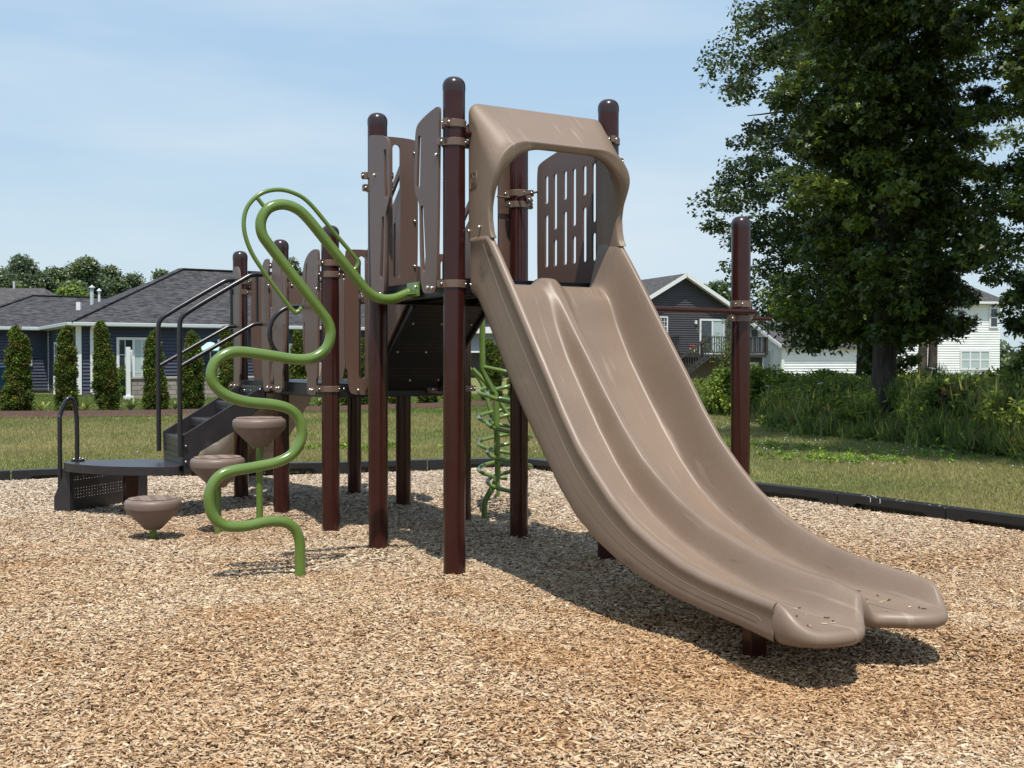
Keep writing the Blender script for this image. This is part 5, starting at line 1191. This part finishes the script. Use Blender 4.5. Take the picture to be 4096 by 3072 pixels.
# ---- grey house behind the slide
h2=empty('house',(0,0,0),0,label='grey sided house with white fascia glimpsed under the slide behind the helix climber',cat='house')
D=90; X0,X1=(1840-2048)/4500*D,(2330-2048)/4500*D; ap=(2090-2048)/4500*D
lap_wall('wall',(X0,D),(X1,D),2.1,lambda s:3.6,M_gs,h2,course=.2)
lap_wall('wall',(X0,D-.02),(X1,D-.02),4.0,lambda s:4.0+max(.01,2.6*(1-abs(s-(ap-X0))/(ap-X0+.5))),M_dk,h2,course=.2)
mb=MB(); mb.box(((X0+X1)/2,D-.35,3.8),(X1-X0+.6,.7,.5)); mb.box(((X0+X1)/2,D-.3,2.08),(X1-X0+.2,.3,.14)); mb.beam((X0-.7,D-.3,3.95),(ap,D-.3,6.9),.3,.3); mb.beam((X1+.7,D-.3,3.95),(ap,D-.3,6.9),.3,.3); mb.build('fascia',M_white,h2)
mb=MB(); mb.box(((X0+X1)/2,D+1.2,1.05),(X1-X0,.1,2.1)); mb.build('porch_wall',M_dk,h2)  # charcoal tone stands in for the shade inside the porch
mb=MB(); roof_poly(mb,[(X0-.8,D-.5,3.95),(ap,D-.5,7.1),(ap,D+9,7.1),(X0-.8,D+9,3.95)]); roof_poly(mb,[(X1+.8,D-.5,3.95),(X1+.8,D+9,3.95),(ap,D+9,7.1),(ap,D-.5,7.1)]); roof_poly(mb,[(X0-9,D+3,4.2),(X0-.5,D+3,4.2),(ap,D+9,7.3),(X0-6,D+9,7.3)]); mb.build('roof',M_roof2,h2)
# ---- dark gable house with raised deck
GA=math.atan2(.37,.93); G=Frame((9.4-3.4*.93,62-3.4*.37),GA)
h3=empty('house',(0,0,0),0,label='dark charcoal sided gable house with white trim and raised deck behind the slide',cat='house')
zr_=6.10; ze_=zr_-3.4*.57
lap_wall('wall',G(.3,0),G(6.5,0),0,lambda s:max(.01,zr_-.18-abs(s+.3-3.4)*.57),M_dk,h3)
mb=MB(); roof_poly(mb,[G(-.1,-.45,ze_-.05),G(3.4,-.45,zr_),G(3.4,12,zr_),G(-.1,12,ze_-.05)]); roof_poly(mb,[G(6.9,-.45,ze_-.05),G(6.9,12,ze_-.05),G(3.4,12,zr_),G(3.4,-.45,zr_)]); mb.build('roof',M_roof2,h3)
mb=MB(); mb.beam(G(-.12,-.47,ze_-.15),G(3.4,-.47,zr_-.09),.04,.2); mb.beam(G(6.92,-.47,ze_-.15),G(3.4,-.47,zr_-.09),.04,.2); 
P=[G(3.4,-.45,zr_-.12),G(6.9,-.45,ze_-.17),G(6.9,0,ze_-.17),G(3.4,0,zr_-.12)]; mb.add(P,[(0,1,2,3)]); P=[G(3.4,-.45,zr_-.12),G(-.1,-.45,ze_-.17),G(-.1,0,ze_-.17),G(3.4,0,zr_-.12)]; mb.add(P,[(3,2,1,0)])
mb.build('rake_trim',M_white,h3)
mb=MB(); P=[G(.3,-.03,4.07),G(6.5,-.03,4.07)]; mb.beam(P[0],P[1],.05,.07); mb.build('belt_trim',M_white,h3)
def G_at(px,b=0):
    t=(px-2048)/4500; return ((t*(G.o[1]+b*G.e2[1])-(G.o[0]+b*G.e2[0]))/(G.e1[0]-t*G.e1[1]))
window(h3,G,G_at(2628),G_at(2668),2.62,3.74,0,rows=2,glass=M_glass,sub=(3,4)); window(h3,G,G_at(2795),G_at(2896),1.66,3.64,0,cols=2,glass=[M_glass,M_blind],fr=.1,name='patio_door')
mb=MB(); mb.box(tuple(G(G_at(2780),-.06,3.45)),(.12,.12,.2),rz=GA); mb.build('wall_lamp',M_white,h3)
dk=MB(); d0,d1=G_at(2722,-2.6),G_at(3066,-2.6)
m_=MB(); P=[G(d0,-2.6,1.5),G(d1,-2.6,1.5),G(d1,0,1.5),G(d0,0,1.5)]; m_.add(P+[p+Vector((0,0,.16)) for p in P],[(3,2,1,0),(4,5,6,7),(0,1,5,4),(1,2,6,5),(2,3,7,6),(3,0,4,7)]); m_.build('deck_floor',M_wood,h3)
dl=[]
m_=MB()
def rail_run(P,Q,z0,z1):
    P=Vector(P);Q=Vector(Q); Ln=(Q-P).length; k=int(Ln/.14)
    m_.beam(P+Vector((0,0,z1)),Q+Vector((0,0,z1)),.14,.05); m_.beam(P+Vector((0,0,z0+.1)),Q+Vector((0,0,z0+.1)),.04,.07)
    for i in range(k+1):
        p=P+(Q-P)*(i/k); m_.box(p+Vector((0,0,(z0+z1)/2+.05)),(.04,.04,z1-z0-.1))
st0=G_at(2811,-2.6)
rail_run(G(st0,-2.6),G(d1,-2.6),1.66,2.58); rail_run(G(d1,-2.6),G(d1,0),1.66,2.58); rail_run(G(d0,-2.5),G(d0,0),1.66,2.58)
for a in (st0,(st0+d1)/2,d1): m_.box(G(a,-2.6,2.12),(.12,.12,.98),rz=GA)
m_.build('deck_railing',M_wood,h3)
m_=MB()
for a in (d0+.2,(d0+d1)/2,d1-.2): m_.box(G(a,-2.3,.75),(.14,.14,1.5),rz=GA)
P=G(d1-.1,-2.3,1.36);Q=G(d0+.1,-2.3,1.36); m_.beam(P,Q,.12,.28); m_.build('deck_posts',M_wood,h3)
m_=MB(); m_.box(G((d0+d1)/2,-.8,.7),(d1-d0-.8,.08,1.4),rz=GA); m_.build('under_deck_screen',M_tanw,h3)
m_=MB(); tpz=Vector(G(st0,-3.0,1.55)); bt=Vector(G(st0-2.1,-3.0,.15))
for off in (-.45,.45):
    o_=Vector((H.e2[0]*0,off,0)); m_.beam(tpz+o_,bt+o_,.06,.28); m_.beam(tpz+o_+Vector((0,0,.95)),bt+o_+Vector((0,0,.95)),.1,.06)
    for i in range(15):
        p=tpz+(bt-tpz)*(i/14)+o_; m_.box(p+Vector((0,0,.5)),(.04,.04,.9))
for i in range(8): p=tpz+(bt-tpz)*((i+.5)/8); m_.box(p+Vector((0,0,.1)),(.28,.95,.04))
m_.build('deck_stairs',M_wood,h3)
pt_=empty('flower_pot',G(st0-.35,-2.2,1.66),0,label='pale pot with red flowers on the raised deck',cat='flower pot'); m_=MB(); m_.lathe([(.001,0),(.13,0),(.19,.32),(.001,.32)],12); m_.build('pot',mat('pale_pot',(.6,.55,.25),rough=.7),pt_)
rr=random.Random(2); mr_=mat('red_petal',(.45,.03,.03),rough=.6)
for _ in range(6): m_=MB(); m_.sphere((rr.uniform(-.15,.15),rr.uniform(-.1,.1),rr.uniform(.36,.5)),.05,6,4); m_.build('flower',mr_,pt_)
# ---- white garage
K=Frame((15.35,64.0),math.atan2(.43,.9)); h4=empty('garage',(0,0,0),0,label='white lap sided garage with a pale door, right of the lone post',cat='garage')
lap_wall('wall',K(0,0),K(7.0,0),0,lambda s:2.35,M_ws,h4,course=.15)
lap_wall('wall',K(0,4.84),K(0,0),0,lambda s:max(.01,3.55-abs(s-2.42)*.50),M_ws,h4,course=.15)
mb=MB(); roof_poly(mb,[K(-.3,-.35,2.17),K(7.3,-.35,2.17),K(7.3,2.42,3.62),K(-.3,2.42,3.62)]); roof_poly(mb,[K(-.3,5.2,2.17),K(-.3,2.42,3.62),K(7.3,2.42,3.62),K(7.3,5.2,2.17)]); mb.build('roof',M_roof2,h4)
mb=MB(); mb.beam(K(-.33,-.38,2.10),K(-.33,2.42,3.54),.05,.18); mb.beam(K(-.33,5.2,2.10),K(-.33,2.42,3.54),.05,.18); mb.box(K(0,0,1.18),(.2,.2,2.3),rz=K.ang); mb.build('trim',M_white,h4)
mb=MB(); 
K2=Frame(tuple(K(0,4.84)[:2]),K.ang-math.pi/2)
window(h4,K2,3.2,4.05,.02,2.0,0,glass=mat('pale_door',(.42,.47,.50),rough=.5),fr=.10,name='door')
mb=MB(); mb.box(K2(2.42,-.06,2.95),(.5,.06,.4),rz=K2.ang); mb.build('gable_vent',M_steel,h4)
mb=MB(); mb.box(K(3.1,-.6,.42),(2.2,.5,.35),rz=K.ang); tag(mb.build('dark_bench',M_black),'dark low bench or planter against the white garage wall','bench')
# ---- white two storey house
W=Frame((21.5,70),math.radians(6)); h5=empty('house',(0,0,0),0,label='white two storey house with grey hip roof behind the oak trees on the right',cat='house')
lap_wall('wall',W(0,0),W(9.3,0),0,lambda s:5.0,M_ws,h5,course=.15); lap_wall('wall',W(0,9),W(0,0),0,lambda s:5.0,M_ws,h5,course=.15)
mb=MB(); e_=5.05; r_=7.55
roof_poly(mb,[W(-.4,-.4,e_),W(9.7,-.4,e_),W(6.1,4,r_),W(3.5,4,r_)]); roof_poly(mb,[W(9.7,-.4,e_),W(9.7,9.4,e_),W(6.1,4,r_)]); roof_poly(mb,[W(-.4,-.4,e_),W(3.5,4,r_),W(-.4,9.4,e_)]); roof_poly(mb,[W(-.4,9.4,e_),W(3.5,4,r_),W(6.1,4,r_),W(9.7,9.4,e_)]); mb.build('roof',M_roof2,h5)
mb=MB(); mb.beam(W(-.4,-.42,e_-.08),W(9.7,-.42,e_-.08),.10,.14); mb.build('gutter',M_white,h5)
def W_at(px):
    t=(px-2048)/4500; return ((t*W.o[1]-W.o[0])/(W.e1[0]-t*W.e1[1]))
for (p0,p1,y0,y1,cl,rw) in ((3953,3990,1228,1312,1,2),(3820,3858,1235,1312,1,2),(3838,3958,1400,1480,3,2)):
    window(h5,W,W_at(p0),W_at(p1),zof(y1,70.5),zof(y0,70.5),0,cols=cl,rows=rw,glass=M_blind if cl==3 else M_glass,fr=.1)
for px in (3690,3730):
    trunk=empty('bare_trunk',Wp(px,34.5),0,label=('dark ivy clad trunk in front of the white house, left of a pair' if px==3690 else 'plain dark trunk in front of the white house, right of a pair'),cat='tree trunk'); trunk_mesh([(0,0,0),(0,0,1.1),(0.02,0,2.2)],[.17,.14,.13],trunk)
# white droppings on a timber
a=np.array(BORDER[5]);b=np.array(BORDER[4]); d=(b-a)/np.linalg.norm(b-a); nv=np.array([-d[1],d[0]]); rr=random.Random(4)
host=[o for o in bpy.data.objects if o.name.startswith('border_timber') and 'droppings' in o.get('label','')][0]
q=MB(); L0=np.linalg.norm(b-a)
for k in range(26):
    x=rr.choice((.28,.34,.62,.68,.9,1.0))+rr.uniform(-.06,.06); y=rr.uniform(.0,.10); q.sphere((x,y+.005,.1185),rr.uniform(.002,.008),6,4,sc=(1.4,1,.12))
for x in (.35,.45): q.tube([(x,-.001,.117),(x+.003,-.0015,.09),(x,-.0015,.078)],.003,5)
q.build('droppings',M_white,host)
# slanted ground: pavers etc end
for me in list(bpy.data.meshes):
    if me.users==0: bpy.data.meshes.remove(me)
